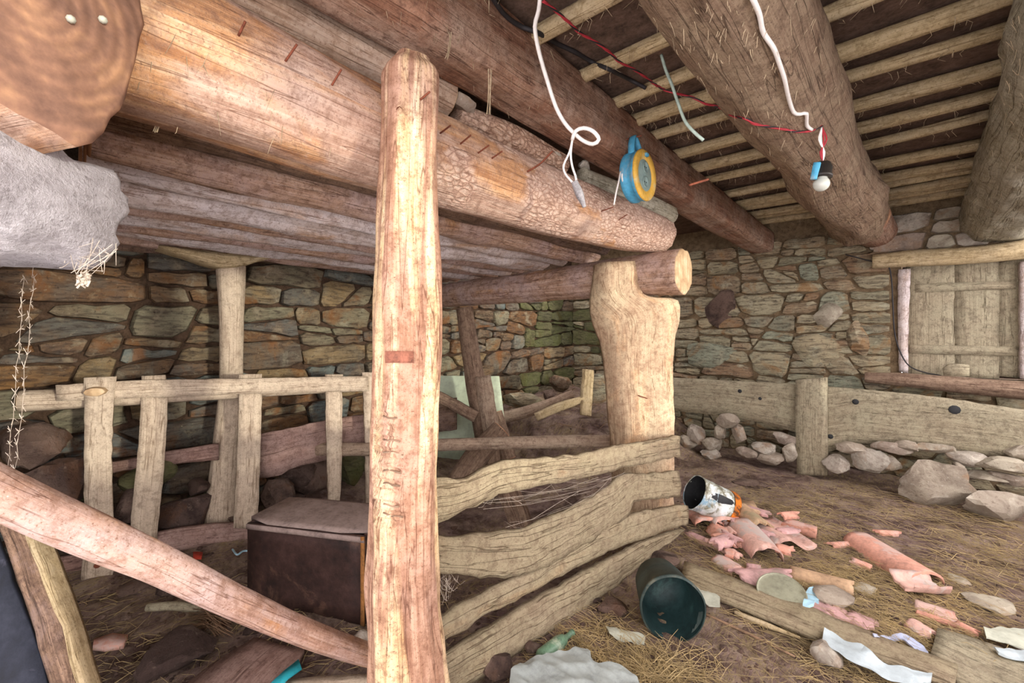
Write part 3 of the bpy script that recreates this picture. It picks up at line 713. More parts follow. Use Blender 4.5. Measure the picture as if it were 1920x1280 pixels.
# ------------------------------------------------------------------ plank fence
FA, FB = Vector((-1.36, 1.05, 0)), Vector((-1.14, 3.15, 0)); FN = Vector((FB.y - FA.y, -(FB.x - FA.x), 0)).normalized()
def PF(u, v, off=0):
    r = ray(u, v); k = (FA + FN * off - CAM).dot(FN) / r.dot(FN); return CAM + r * k
FX = -1.27
fence = T('plank_fence', 'fence of four wavy weathered planks between the two notched posts', 'fence', (FX, 2.1, 0))
planks = [
 ([(806, 906), (826, 892), (870, 893), (905, 878), (945, 862), (1010, 855), (1080, 850), (1145, 838), (1200, 828), (1277, 816)],
  [(806, 980), (835, 979), (880, 956), (920, 936), (960, 922), (1010, 912), (1100, 895), (1180, 877), (1240, 863), (1277, 855)], .04),
 ([(800, 992), (860, 997), (905, 992), (940, 990), (985, 984), (1030, 966), (1090, 940), (1140, 912), (1172, 886), (1215, 886), (1277, 881)],
  [(800, 1072), (860, 1078), (905, 1086), (945, 1083), (985, 1076), (1030, 1058), (1085, 1032), (1140, 998), (1178, 965), (1196, 940), (1277, 932)], .04),
 ([(815, 1157), (880, 1118), (940, 1087), (1000, 1060), (1060, 1026), (1110, 996), (1150, 975), (1190, 958), (1230, 951), (1292, 946)],
  [(815, 1218), (900, 1166), (960, 1131), (1020, 1097), (1080, 1066), (1130, 1040), (1170, 1022), (1210, 1008), (1250, 994), (1292, 984)], .045),
 ([(810, 1232), (900, 1178), (960, 1143), (1020, 1108), (1080, 1076), (1130, 1050), (1170, 1032), (1210, 1014), (1250, 1000), (1285, 990)],
  [(810, 1330), (900, 1276), (960, 1236), (1020, 1196), (1080, 1156), (1130, 1122), (1170, 1090), (1210, 1060), (1245, 1026), (1275, 1000)], .05)]
PL = []
for i, (up_, lo_, th) in enumerate(planks):
    # the near ends run on behind the tall post
    up_ = [(768, up_[0][1] + (up_[0][1] - up_[2][1]) * .3)] + up_; lo_ = [(768, lo_[0][1] + (lo_[0][1] - lo_[2][1]) * .3)] + lo_
    xx = (0, .0, -.012, .012)[i]
    PL.append(board('plank', [PF(u, v + (6, 11, 17, 20)[i] * (1.15 - (u - 810) / 480), xx) for u, v in up_], [PF(u, v, xx) for u, v in lo_], FN * -th, M['fence'], fence, m=6, amp=.008, wav=.02))
#PART3
# ------------------------------------------------------------------ window, lintel and manger at the far wall
WIN = T('window_1', None, None, (.48, YB + .08, WZ0)); struct(WIN)
WIN['label'] = 'grey wooden shutter of vertical boards closing the far window'
ys = YB + .10
for a, b in ((1698, 1790), (1789, 1874), (1873, 1930)):
    board('shutter_board', [P(a, 492, Y=ys), P(a, 705, Y=ys)], [P(b, 484, Y=ys), P(b, 711, Y=ys)], (0, .03, 0), M['oldgrey'], WIN, m=3, amp=.002, smooth_edges=False)
for (v0, v1, w0, w1, a, b) in ((532, 548, 526, 541, 1717, 1905), (646, 662, 650, 668, 1705, 1912)):
    board('batten', [P(a, v0, Y=ys - .02), P(b, w0, Y=ys - .02)], [P(a, v1, Y=ys - .02), P(b, w1, Y=ys - .02)], (0, .03, 0), M['oldgrey'], WIN, m=2, amp=.003)
box('backing', WX0 - .05, WX1 + .05, YB + .16, YB + .2, WZ0 - .02, WZ1 + .02, M['deck'], WIN)  # added dark board keeping bright sky out of the shutter gaps
board('jamb', [P(1684, 505, Y=YB - .01), P(1683, 600, Y=YB - .01), P(1686, 697, Y=YB - .01)], [P(1708, 503, Y=YB - .01), P(1704, 600, Y=YB - .01), P(1703, 700, Y=YB - .01)], (0, .14, 0), M['loft_white'], WIN, m=2)
board('jamb', [P(1914, 490, Y=YB - .01), P(1914, 710, Y=YB - .01)], [P(1936, 488, Y=YB - .01), P(1936, 712, Y=YB - .01)], (0, .14, 0), M['loft_white'], WIN, m=2)
tag(tube('lintel_log', [P(1637, 490, Y=5.86), P(1720, 484, Y=5.86), P(1830, 478, Y=5.86), P(1960, 462, Y=5.86)], [.075, .085, .08, .085], M['joist'], n=16, seed=1), 'rough wooden lintel over the shuttered window', 'lintel')
tag(tube('sill_pole', [P(1622, 707, Y=5.80), P(1700, 712, Y=5.80), P(1800, 722, Y=5.80), P(1960, 735, Y=5.80)], [.055, .07, .075, .08], M['prop'], n=16, seed=2), 'dark round pole lying along the sill under the shutter', 'pole')
tag(board('wood_offcut', [P(1768, 690, Y=5.82), P(1785, 681, Y=5.82), P(1818, 684, Y=5.82)], [P(1770, 706, Y=5.82), P(1790, 706, Y=5.82), P(1818, 705, Y=5.82)], (0, .06, 0), M['oldgrey'], m=2), 'small wooden offcut wedged under the shutter', 'wood')
tag(wire('thin_cable', [P(u, v, Y=5.86) for u, v in ((1585, 477), (1635, 490), (1663, 497), (1671, 520), (1674, 570), (1677, 620), (1686, 655), (1703, 684), (1730, 697), (1765, 704))], .006, M['black_wire']), 'thin black cable running down the stone beside the shutter', 'cable')
YM = 5.45
MAN = T('manger_front', 'old manger front of two wide grey boards joined by a short post', 'manger', (-.6, YM, 0))
def PM(l, y=YM): return [P(u, v, Y=y) for u, v in l]
mb1 = board('board', PM([(1240, 707), (1380, 714), (1500, 721)]), PM([(1240, 768), (1340, 778), (1420, 791), (1500, 812)]), (0, .05, 0), M['oldgrey'], MAN, m=5, amp=.006)
mb2 = board('board', PM([(1545, 724), (1650, 733), (1760, 745), (1935, 771)]), PM([(1545, 852), (1600, 832), (1680, 838), (1800, 846), (1935, 866)]), (0, .05, 0), M['oldgrey'], MAN, m=6, amp=.006)
board('post', PM([(1491, 712), (1491, 800), (1494, 892)], YM - .08), PM([(1550, 708), (1551, 800), (1551, 892)], YM - .08), (0, .10, 0), M['oldgrey'], MAN, m=4, amp=.005)
for u, v, r in ((1387, 733, .022), (1425, 747, .018), (1604, 753, .028), (1790, 768, .04), (1557, 818, .025)):
    c = P(u, v, Y=YM - .006); lathe('knot_hole_shade', [(.0001, 0), (r * .8, -.001), (r, .002)], c, c + Vector((0, 1, 0)), M['black'], MAN, n=10)  # black discs paint in the darkness inside the knot holes
rub = [(1305, 832, 45, 40), (1336, 848, 40, 30), (1368, 803, 46, 30), (1386, 833, 35, 38), (1350, 822, 30, 30), (1396, 856, 44, 28), (1432, 850, 50, 25), (1440, 872, 66, 26), (1470, 836, 48, 28), (1484, 868, 30, 44), (1332, 870, 50, 20), (1292, 862, 40, 30), (1574, 886, 50, 36), (1634, 884, 80, 56), (1668, 848, 60, 26), (1850, 898, 66, 22), (1894, 910, 72, 22), (1812, 874, 66, 30), (1884, 886, 90, 30), (1795, 880, 22, 16), (1600, 852, 60, 26), (1700, 846, 50, 22), (1665, 884, 40, 34), (1810, 900, 40, 18), (1760, 850, 60, 20), (1915, 860, 50, 24)]
for (u, vb, wp, hp) in rub:
    y = 5.36 + rnd(-.04, .06); p = P(u, vb, Y=y); d = (p - CAM).dot(FW); p.z = max(p.z, fz(p.x, p.y) - .02)
    tag(rock('rubble_stone', p, (wp * d / 1600 * 1.1, .10, hp * d / 1600 * 1.15), M['rubble'], rz=rnd(-.3, .3)), 'loose pale rubble stone packed under the manger boards', 'stone', 'rubble stones under the manger')
p = P(1745, 926, Y=5.22); p.z = fz(p.x, p.y) - .02; tag(rock('boulder', p, (.33, .17, .27), M['rubble'], sub=3, seed=44, rz=.5, tilt=.3), 'biggest pinkish boulder leaning against the manger front', 'stone')
p = P(1868, 950, Y=5.16); p.z = fz(p.x, p.y) - .02; tag(rock('boulder', p, (.30, .17, .16), M['rubble'], sub=3, seed=45, rz=.3), 'greyish flat boulder lying beside the biggest pinkish boulder', 'stone')
# ------------------------------------------------------------------ hay rack in front of the left wall
HA, HB = Vector((-3.56, .24, 0)), Vector((-3.17, 1.78, 0)); HN = Vector((HB.y - HA.y, -(HB.x - HA.x), 0)).normalized()
def PH(u, v, off=0):
    r = ray(u, v); k = (HA + HN * off - CAM).dot(HN) / r.dot(HN); return CAM + r * k
RACK = T('hay_rack', 'weathered hay rack of upright slats and rails along the left wall', 'rack', (-3.4, .95, 0))
def hboard(name, l, r, th, mat, off=0, **k): return board(name, [PH(u, v, off) for u, v in l], [PH(u, v, off) for u, v in r], HN * -th, M[mat], RACK, **k)
hboard('slat', [(157, 708), (158, 800), (157, 900), (157, 1000), (151, 1096)], [(217, 706), (212, 760), (209, 860), (211, 960), (213, 1050), (210, 1086)], .03, 'slat', .045)
hboard('slat', [(266, 705), (262, 800), (255, 880), (247, 950), (243, 1012)], [(310, 703), (314, 760), (309, 850), (302, 930), (294, 1012)], .035, 'slat', -.02)
hboard('slat', [(448, 702), (448, 760), (445, 850), (441, 930), (438, 990)], [(491, 701), (491, 760), (488, 850), (485, 930), (482, 992)], .035, 'slat', -.02)
hboard('slat', [(610, 702), (612, 800), (614, 900), (617, 958)], [(643, 702), (642, 800), (640, 900), (637, 958)], .035, 'slat', -.02)
hboard('slat', [(680, 698), (684, 800), (686, 900), (686, 972)], [(718, 698), (718, 800), (718, 900), (718, 972)], .035, 'slat', .0)
hboard('rail', [(103, 722), (200, 716), (320, 712), (450, 710), (560, 708), (690, 705)], [(106, 752), (200, 749), (320, 744), (450, 739), (560, 736), (692, 733)], .045, 'slat', .03)
hboard('rail', [(88, 1052), (155, 1038), (300, 1000), (400, 985), (482, 980), (700, 962)], [(92, 1092), (155, 1079), (300, 1041), (400, 1023), (482, 1012), (700, 985)], .06, 'dusty', -.06)
tube('rail', [PH(38, 752, -.10), PH(200, 745, -.10), PH(420, 735, -.10), PH(690, 722, -.10)], [.062, .06, .05, .045], M['slat'], RACK, n=14, endmat=M['end_pale'])
hboard('rail', [(190, 872), (300, 850), (410, 832)], [(192, 890), (310, 872), (410, 862)], .05, 'dusty', -.22)
hboard('rail', [(486, 815), (560, 800), (605, 790), (720, 772)], [(486, 896), (520, 893), (570, 872), (720, 842)], .05, 'dusty', -.16)
pg = PH(180, 733, .05); tube('peg', [pg, pg + HN * .05], [(.05, .028), (.045, .025)], M['end_pale'], RACK, n=10, step=.02, rot=0)
kh = PH(182, 1060, .05); lathe('nail_head', [(.0001, .004), (.014, .003), (.016, 0)], kh, kh - HN, M['nail'], RACK, n=10)
BL_ = {345: 'largest dark brown boulder behind the hay rack, between its second and third slats', 70: 'brown boulder behind the hay rack under the end of its round back rail', 520: 'dark boulder behind the hay rack, just past its third slat', 660: 'mossy boulder behind the hay rack, between its last two slats', 290: 'mossy boulder behind the second slat of the hay rack', 375: 'small speckled stone beside the foot of the wall post'}
for (u, vb, wp, hp, m) in ((345, 1002, 116, 96, 'boulder'), (110, 940, 130, 95, 'boulder'), (70, 860, 120, 90, 'boulder'), (520, 965, 66, 80, 'boulder'), (375, 915, 36, 36, 'boulder'), (460, 955, 50, 50, 'boulder'), (250, 965, 60, 80, 'boulder'), (590, 940, 70, 70, 'boulder'), (660, 950, 60, 90, 'stone_m'), (290, 905, 90, 50, 'stone_m'), (560, 900, 80, 60, 'boulder'), (425, 1000, 40, 40, 'boulder'), (215, 1000, 50, 40, 'boulder'), (120, 1010, 110, 60, 'boulder')):
    p = P(u, vb, X=-3.74 + rnd(-.05, .05)); d = (p - CAM).dot(FW); p.z = max(fz(p.x, p.y) - .03, p.z - .05)
    tag(rock('boulder', p, (.17, wp * d / 1600 * 1.15, hp * d / 1600 * 1.15), M[m], sub=3, rz=rnd(-.2, .2)), BL_.get(u, 'plain dark brown boulder lying behind the hay rack'), 'stone', 'boulders behind the hay rack')
# wall post and its bolster
WP = tube('wall_post', [P(432, 498, X=-3.78), P(434, 600, X=-3.78), P(432, 740, X=-3.76), P(424, 840, X=-3.72), P(413, 975, X=-3.68)], [.095, .082, .078, .085, .10], M['slat'], n=20, rough=.06, endmat=M['end_pale'], seed=3)
tag(WP, 'pale round post standing against the left stone wall under the bolster', 'post')
BO = board('bolster', [P(u, v, X=-3.60) for u, v in ((300, 458), (380, 468), (460, 476), (540, 480))], [P(u, v, X=-3.60) for u, v in ((300, 464), (370, 486), (400, 497), (440, 500), (470, 494), (500, 486), (540, 482))], (-.22, 0, 0), M['joist'], m=4)
tag(BO, 'curved wooden bolster on top of the wall post', 'bolster')
# divider bar, prop and junk in the back of the stall
tag(tube('divider_bar', [P(597, 842, d=3.42), P(700, 842, d=3.42), P(820, 834, d=3.42), P(960, 830, d=3.42), P(1165, 826, d=3.42)], [.055, .05, .048, .05, .05], M['rail'], n=14, pw=2.6, rough=.08), 'long horizontal bar from the hay rack to the broad pale post', 'bar')
tag(tube('leaning_prop', [P(871, 578, d=4.45), P(884, 670, d=4.42), P(897, 740, d=4.40), P(910, 810, d=4.38), P(922, 900, d=4.36)], [.085, .095, .115, .12, .11], M['prop'], n=18, rough=.07), 'leaning round prop under the middle of the cross log', 'prop')
tag(board('pale_sheet', [P(795, 704, d=4.75), P(936, 705, d=4.75)], [P(795, 860, d=4.75), P(955, 862, d=4.75)], FW * .01, M['sheet'], m=4, amp=.002, wav=.02, smooth_edges=False), 'pale green sheet leaning behind the prop', 'sheet')
tag(plank('stall_timber', P(800, 733, d=4.25), P(892, 782, d=4.2), .11, .05, (0, 0, 1), M['prop']), 'short dark batten slanting to the foot of the prop', 'timber')
tag(plank('stall_timber', P(905, 705, d=4.27), P(925, 830, d=4.22), .16, .05, RT, M['rail']), 'split slab leaning on the lower half of the prop', 'timber')
tag(tube('stall_timber', [P(925, 775, d=4.6), P(950, 860, d=4.5)], [.10, .11], M['prop'], n=14, endmat=M['end_a']), 'thick log stump leaning behind the prop', 'timber')
tag(tube('stall_timber', [P(940, 805, d=4.0), P(890, 860, d=3.9), P(845, 935, d=3.8)], [.10, .115, .125], M['prop'], n=16, endmat=M['end_a']), 'fallen log slanting below the prop behind the divider bar', 'timber')
tag(plank('stall_timber', P(952, 915, d=3.0), P(985, 1000, d=2.9), .16, .05, RT, M['prop']), 'dark board stub standing behind the upper fence planks', 'timber')
tag(board('old_panel', [P(800, 752, d=4.4), P(856, 746, d=4.4)], [P(800, 812, d=4.4), P(856, 806, d=4.4)], FW * .05, M['loft_dark'], m=3, smooth_edges=False), 'dark square panel leaning in front of the pale sheet', 'panel')
tag(tube('branch', [P(935, 785, d=5.0), P(1000, 768, d=5.0), P(1075, 740, d=5.0)], [.07, .07, .06], M['rail'], n=12), 'grey branch lying across the earth mound', 'branch')
tag(tube('branch', [P(1005, 782, d=4.8), P(1050, 762, d=4.8), P(1095, 748, d=4.8)], [.05, .05, .04], M['joist'], n=10), 'thin pale branch lying across the earth mound', 'branch')
tag(plank('stake', P(1103, 692, d=4.9), P(1098, 778, d=4.7), .13, .04, RT, M['joist']), 'yellowish pointed stake standing before the grey stone block', 'stake')
p = P(1120, 752, d=5.15); tag(rock('stone_block', p, (.30, .24, .26), M['stone_f'], sub=3, seed=71, rz=.7), 'grey stone block behind the yellowish stake', 'stone')
p = P(980, 768, d=5.35); tag(rock('stone_block', p, (.30, .15, .13), M['stone_f'], sub=3, seed=72, rz=.7), 'long yellowish stone block at the foot of the wall corner', 'stone')
p = P(1030, 752, d=5.2); tag(rock('stone_block', p, (.11, .10, .09), M['boulder'], sub=2, seed=73), 'reddish stone beside the long yellowish block', 'stone')
p = P(1050, 735, d=5.6); tag(rock('stone_block', p, (.2, .16, .16), M['stone_l'], sub=2, seed=74), 'mauve stone piled in the wall corner', 'stone')
A = Acc()
for i in range(260):
    x, y = rnd(-3.9, -2.0), rnd(3.9, 5.8); p = Vector((x, y, fz(x, y) + .01)); a = rnd(0, 6.28); L = rnd(.08, .3)
    A.strand([p, p + Vector((math.cos(a) * L * .5, math.sin(a) * L * .5, rnd(0, .05))), p + Vector((math.cos(a) * L, math.sin(a) * L, rnd(0, .04)))], rnd(.002, .006), .002)
tag(stuff(A.build('dry_twigs', M['twig'])), 'dry twigs strewn over the earth mound', 'twigs')
# ------------------------------------------------------------------ diagonal pole, box, leaning hatch
tag(tube('diagonal_pole', [P(-120, 868, d=.86), P(0, 923, d=.93), P(101, 970, d=1.0), P(215, 1020, d=1.08), P(319, 1066, d=1.17), P(437, 1126, d=1.29), P(538, 1172, d=1.41), P(640, 1211, d=1.54), P(716, 1236, d=1.63)], [.046, .046, .047, .047, .045, .044, .042, .040, .036], M['grey_pole'], n=24, step=.02, rough=.05, fine=.03, seed=5), 'dusty round pole slanting down to the foot of the tall notched post', 'pole')
a, b = G(463, 1133), G(684, 1173); ax = (b - a).normalized(); bk = Vector((-ax.y, ax.x, 0)); bk = bk if bk.dot(a) > 0 else -bk; hh = .455
BX = T('wooden_box', 'dark stained box with a dusty lid standing behind the diagonal pole', 'box', (a + b) / 2 + bk * .17)
def slab(name, o, vx, vy, vz, mat, parent, **k):
    """board between o..o+vx with height vz and thickness vy"""
    return board(name, [o + vz, o + vx + vz], [o, o + vx], vy, mat, parent, smooth_edges=False, **k)
W_ = ax * (b - a).length; Z_ = Vector((0, 0, hh))
slab('front', a + Vector((0, 0, .0)), W_, bk * .02, Z_, M['crate'], BX, m=5, n=8, amp=.002)
slab('back', a + bk * .34, W_, bk * .02, Z_, M['crate'], BX, m=2, n=3)
for k in (0, 1): slab('side', a + bk * .02 + W_ * k - ax * .02 * k, bk * .32, ax * .02, Z_, M['crate'], BX, m=2, n=3)
slab('lid', a - bk * .008 - ax * .008 + Vector((0, 0, hh)), W_ + ax * .016, Vector((0, 0, 0)) + bk * .376, Vector((0, 0, .02)), M['crate_top'], BX, m=2, n=6)
slab('edge_strip', a + W_ - ax * .022 - bk * .006, ax * .022, bk * .008, Z_, M['crate_edge'], BX, m=4, n=3, amp=.001)
slab('edge_strip', a - bk * .006 + Vector((0, 0, hh - .03)), W_, bk * .008, Vector((0, 0, .028)), M['crate_top'], BX, m=2, n=8, amp=.001)
HT = T('leaning_hatch', 'framed hatch with a blue-black panel leaning beside the diagonal pole', 'hatch', P(150, 1690, d=1.02))
def HP(l, z0): return [P(u, v, d=1.32 - (v - 970) / 720 * .30 + z0) for u, v in l]
board('side_board', HP([(38, 985), (75, 1085), (113, 1180), (150, 1300), (280, 1660)], 0), HP([(72, 985), (105, 1075), (140, 1170), (178, 1300), (310, 1660)], .05), FW * .03, M['joist'], HT, m=3)
board('face_board', HP([(-12, 965), (25, 1075), (60, 1180), (95, 1300), (220, 1660)], .0), HP([(36, 985), (73, 1085), (111, 1180), (148, 1300), (278, 1660)], 0), FW * .03, M['loft_dark'], HT, m=3)
board('panel', HP([(-230, 1000), (-170, 1180), (-130, 1300), (0, 1660)], -.02), HP([(-16, 985), (22, 1090), (57, 1190), (92, 1300), (218, 1660)], .02), FW * .015, M['panel_blue'], HT, m=3)
# ------------------------------------------------------------------ things on the stall floor
def flatb(name, up_, lo_, th, mat, h, **k): return board(name, [G(u, v, h) for u, v in up_], [G(u, v, h) for u, v in lo_], (0, 0, -th), M[mat], **k)
tag(flatb('floor_board', [(478, 1198), (420, 1232), (320, 1300)], [(572, 1219), (560, 1240), (525, 1300)], .03, 'dusty', .05, m=4), 'wide dusty pinkish board lying on the stall floor', 'board')
tag(flatb('floor_board', [(535, 1276), (610, 1262), (700, 1258)], [(540, 1300), (610, 1282), (700, 1274)], .03, 'slat', .05, m=2), 'narrow pale batten lying by the foot of the tall post', 'board')
def frock(name, u, vb, wp, hp, mat, label, dp=None, group=None, **k):
    p = G(u, vb); d = (p - CAM).dot(FW); w_ = wp * d / 1600; p = p + FW * (dp or w_) * .8 * 1; p.z = fz(p.x, p.y) - .012
    k.setdefault('rz', YAW + rnd(-.2, .2))
    return tag(rock(name, p, (w_ * 1.08, dp or w_, hp * d / 1600 * .9), M[mat], **k), label, 'stone', group)
frock('floor_stone', 672, 1240, 66, 60, 'rubble', 'pale stone at the foot of the tall post touched by the diagonal pole', sub=3)
frock('floor_stone', 290, 1285, 150, 70, 'boulder', 'large flat reddish rock half sunk in the stall floor', sub=3, seed=5)
frock('floor_stone', 225, 1122, 60, 30, 'boulder', 'small brown stone on the stall floor under the hay rack', sub=2)
frock('floor_stone', 300, 1120, 70, 30, 'boulder', 'rounded brown stone on the stall floor before the dark stick', sub=2)
frock('floor_stone', 410, 1175, 60, 25, 'boulder', 'low brown stone beside the twig bundle', sub=2)
frock('floor_stone', 470, 1195, 50, 20, 'boulder', 'low stone at the top of the wide dusty board', sub=2)
tag(flatb('brick_fragment', [(176, 1190), (205, 1184), (240, 1183)], [(174, 1206), (205, 1210), (232, 1203)], .03, 'tile_o', .03, m=2), 'orange brick fragment on the stall floor by the leaning hatch', 'brick')
tag(flatb('red_scrap', [(250, 1082), (266, 1080)], [(250, 1092), (264, 1090)], .01, 'red', .02, m=2, n=4), 'small red scrap on the floor below the hay rack', 'scrap')
tag(flatb('red_scrap', [(362, 1040), (380, 1040)], [(362, 1050), (378, 1052)], .01, 'red', .03, m=2, n=4), 'red scrap beside the pale blue string under the rack', 'scrap')
tag(wire('blue_string', [G(u, v, .05) for u, v in ((436, 1032), (445, 1045), (455, 1038), (470, 1034))], .006, M['plastic_b']), 'pale blue string tangled under the hay rack', 'string')
tag(flatb('plastic_strap', [(508, 1278), (525, 1262), (545, 1250), (560, 1240)], [(520, 1290), (538, 1272), (554, 1262), (566, 1254)], .006, 'plastic_t', .09, m=2, wav=.02), 'turquoise plastic strap on the wide dusty board', 'strap')
tag(tube('stick', [G(276, 1140, .02), G(330, 1136, .02), G(378, 1138, .02)], [.02, .022, .018], M['oldgrey'], n=8), 'short grey dusty stick on the stall floor', 'stick')
A = Acc()
for i in range(46):
    p = G(rnd(348, 400), rnd(1140, 1180), .015); q = G(rnd(400, 440), rnd(1150, 1195), .03); A.strand([p, (p + q) / 2 + Vector((0, 0, rnd(0, .04))), q], .003, .0015)
tag(stuff(A.build('twig_bundle', M['twig'])), 'loose bundle of thin dry twigs on the stall floor', 'twigs')
# ------------------------------------------------------------------ broken roof tiles
def tile(name, a, b, W, H, kind, mat, label, group=None, th=.016, jag=.25, roll=0, nx=14, ny=8, h=0.0, pitch=0, cat='roof tile', lip=0):
    a, b = G(a[0], a[1]), G(b[0], b[1]); a.z += h; b.z += h + pitch; ax = (b - a); L = ax.length; ax.normalize(); sx = ax.cross(UP).normalized(); up_ = sx.cross(ax).normalized(); sd = rnd(0, 99)
    R_ = Matrix.Rotation(roll, 3, ax); sx, up_ = R_ @ sx, R_ @ up_
    V, Fc = [], []
    for s_ in (0, 1):
        for j in range(ny + 1):
            for i in range(nx + 1):
                s = i / nx - .5; t = j / ny
                if kind == 'arch': z = H * (math.cos(math.pi * s) ** .8 if abs(s) < .499 else 0); x = W * math.sin(math.pi * s) / 2
                elif kind == 's': z = H * .5 * (1 + math.sin(2 * math.pi * (s + .06))); x = W * s
                elif kind == 'u': z = H * abs(2 * s) ** 5; x = W * s
                else: z = H * math.cos(math.pi * s); x = W * s
                y = t * L
                e = noise.noise(Vector((s * 5 + sd, 1 if t < .5 else 9, 0)))
                y += (t - .5) * 2 * jag * L * e * (.5 if kind in ('s', 'arch') else 1)
                x *= 1 + jag * .8 * noise.noise(Vector((t * 4 + sd, 5, s)))
                V.append(a + ax * y + sx * x + up_ * (z + (0 if s_ == 0 else -th)))
    k = (nx + 1) * (ny + 1)
    def I(s_, i, j): return s_ * k + j * (nx + 1) + i
    for j in range(ny):
        for i in range(nx):
            Fc.append((I(0, i, j), I(0, i + 1, j), I(0, i + 1, j + 1), I(0, i, j + 1))); Fc.append((I(1, i, j), I(1, i, j + 1), I(1, i + 1, j + 1), I(1, i + 1, j)))
    for j in range(ny):
        Fc.append((I(0, 0, j), I(0, 0, j + 1), I(1, 0, j + 1), I(1, 0, j))); Fc.append((I(0, nx, j), I(1, nx, j), I(1, nx, j + 1), I(0, nx, j + 1)))
    for i in range(nx):
        Fc.append((I(0, i, 0), I(1, i, 0), I(1, i + 1, 0), I(0, i + 1, 0))); Fc.append((I(0, i, ny), I(0, i + 1, ny), I(1, i + 1, ny), I(1, i, ny)))
    zmin = min(v.z for v in V); fl = min(fz(v.x, v.y) for v in V)
    if h == 0: V = [v + Vector((0, 0, fl - zmin + .004)) for v in V]
    o = mk(name, V, Fc, M[mat], smooth=False)
    o.data.polygons.foreach_set('use_smooth', [i < 2 * nx * ny for i in range(len(o.data.polygons))])
    return tag(o, label, cat, group)
FG = 'broken roof tile fragments'
tile('roof_tile', (1608, 1018), (1738, 1098), .21, .075, 'arch', 'tile_o', 'long orange roof tile lying alone on the straw', jag=.05, ny=14)
tile('roof_tile', (1690, 1108), (1764, 1112), .16, .05, 'u', 'tile', 'broken channel tile end beside the long orange tile', jag=.2, h=.035)
tile('roof_tile', (1415, 980), (1492, 1036), .30, .07, 's', 'tile', 'pink S-shaped roof tile, widest on the broken tile pile', jag=.08, h=.03, ny=12)
tile('roof_tile', (1392, 1004), (1440, 1062), .20, .08, 'arch', 'tile', 'pale arched roof tile at the front of the tile pile', jag=.15, h=.045, ny=10)
tile('roof_tile', (1385, 978), (1428, 1014), .16, .035, 'flat', 'tile_t', 'greyish tan curved tile piece on top of the tile pile', jag=.2, h=.11)
tile('roof_tile', (1300, 960), (1330, 1000), .20, .05, 'arch', 'tile_o', 'orange curved tile piece at the fence end of the pile', jag=.25, h=.05)
tile('roof_tile', (1322, 968), (1362, 1004), .17, .05, 'arch', 'tile', 'whitish pink tile piece under the rusty paint tin', jag=.25, h=.07)
tile('roof_tile', (1468, 990), (1530, 1006), .11, .05, 'u', 'tile_o', 'narrow ridge tile piece beside the S-shaped tile', jag=.1)
tile('roof_tile', (1292, 1004), (1368, 1040), .09, .02, 'flat', 'tile_m', 'long mauve tile strip under the pile', jag=.2)
tile('roof_tile', (1335, 1000), (1372, 1036), .12, .02, 'flat', 'tile_o', 'pointed orange tile shard leaning on the pile', jag=.5, h=.05, roll=.4)
tile('roof_tile', (1380, 1090), (1478, 1088), .20, .04, 'flat', 'tile_m', 'mauve tile piece under the tarnished tin lid', jag=.25, h=.02)
tile('roof_tile', (1482, 1078), (1600, 1114), .12, .045, 'arch', 'tile_t', 'tan half-round tile beside the blue plastic scrap', jag=.12, ny=10)
tile('roof_tile', (1346, 1052), (1384, 1078), .12, .03, 'arch', 'tile', 'red curved tile shard between pile and long board', jag=.3)
tile('roof_tile', (1718, 1150), (1795, 1172), .12, .035, 'u', 'tile_o', 'red channel tile piece beside the grey weathered board', jag=.12)
tile('roof_tile', (1706, 1172), (1750, 1196), .10, .02, 'flat', 'tile', 'reddish tile shard in front of the red channel tile', jag=.3)
for (a, b, W, m) in (((1558, 1022), (1602, 1024), .055, 'tile_o'), ((1646, 1000), (1684, 1003), .06, 'tile_o'), ((1598, 1053), (1633, 1064), .055, 'tile_o'), ((1365, 1010), (1378, 1022), .06, 'tile'), ((1358, 1040), (1388, 1056), .07, 'tile'), ((1375, 1022), (1392, 1034), .07, 'tile_o'), ((1520, 1128), (1562, 1156), .14, 'tile_m'), ((1556, 1142), (1590, 1170), .12, 'tile_m'), ((1592, 1158), (1640, 1180), .13, 'tile_m'), ((1795, 1172), (1832, 1192), .05, 'tile_o'), ((1395, 966), (1440, 980), .10, 'tile_m'), ((1350, 990), (1372, 1000), .07, 'tile_o'), ((1400, 1070), (1425, 1076), .05, 'tile_m')):
    tile('tile_shard', a, b, W, .015, 'flat', m, {'tile_o': 'small orange tile shard lying among the straw', 'tile': 'small pink tile shard in the tile pile', 'tile_m': 'small mauve tile shard lying among the rubble'}[m], FG, jag=.4, nx=8, ny=5, h=.0 if a[0] > 1500 else rnd(.03, .07), cat='tile shard')
for k in range(14):
    u, v = rnd(1305, 1470), rnd(978, 1052); du, dv = rnd(14, 34), rnd(-8, 16); m = random.choice(('tile', 'tile_o', 'tile_m'))
    tile('tile_shard', (u, v), (u + du, v + dv), rnd(.05, .12), rnd(.01, .03), 'flat', m, {'tile_o': 'jagged orange tile shard in the broken tile pile', 'tile': 'jagged pink tile shard in the broken tile pile', 'tile_m': 'jagged mauve tile shard in the broken tile pile'}[m], FG, jag=.45, nx=8, ny=5, h=rnd(.04, .10), roll=rnd(-.5, .5), cat='tile shard')
bs = T('floor_slab', 'beige clay slab of two layers lying behind the tile pile', 'slab', G(1395, 955))
for h, k in ((.05, 0), (.085, 1)): par(flatb('layer', [(1376 - k * 4, 938 - 0), (1412, 938)], [(1370, 960), (1426, 960)], .028, 'tile_t', h, m=2, n=5, smooth_edges=False), bs)
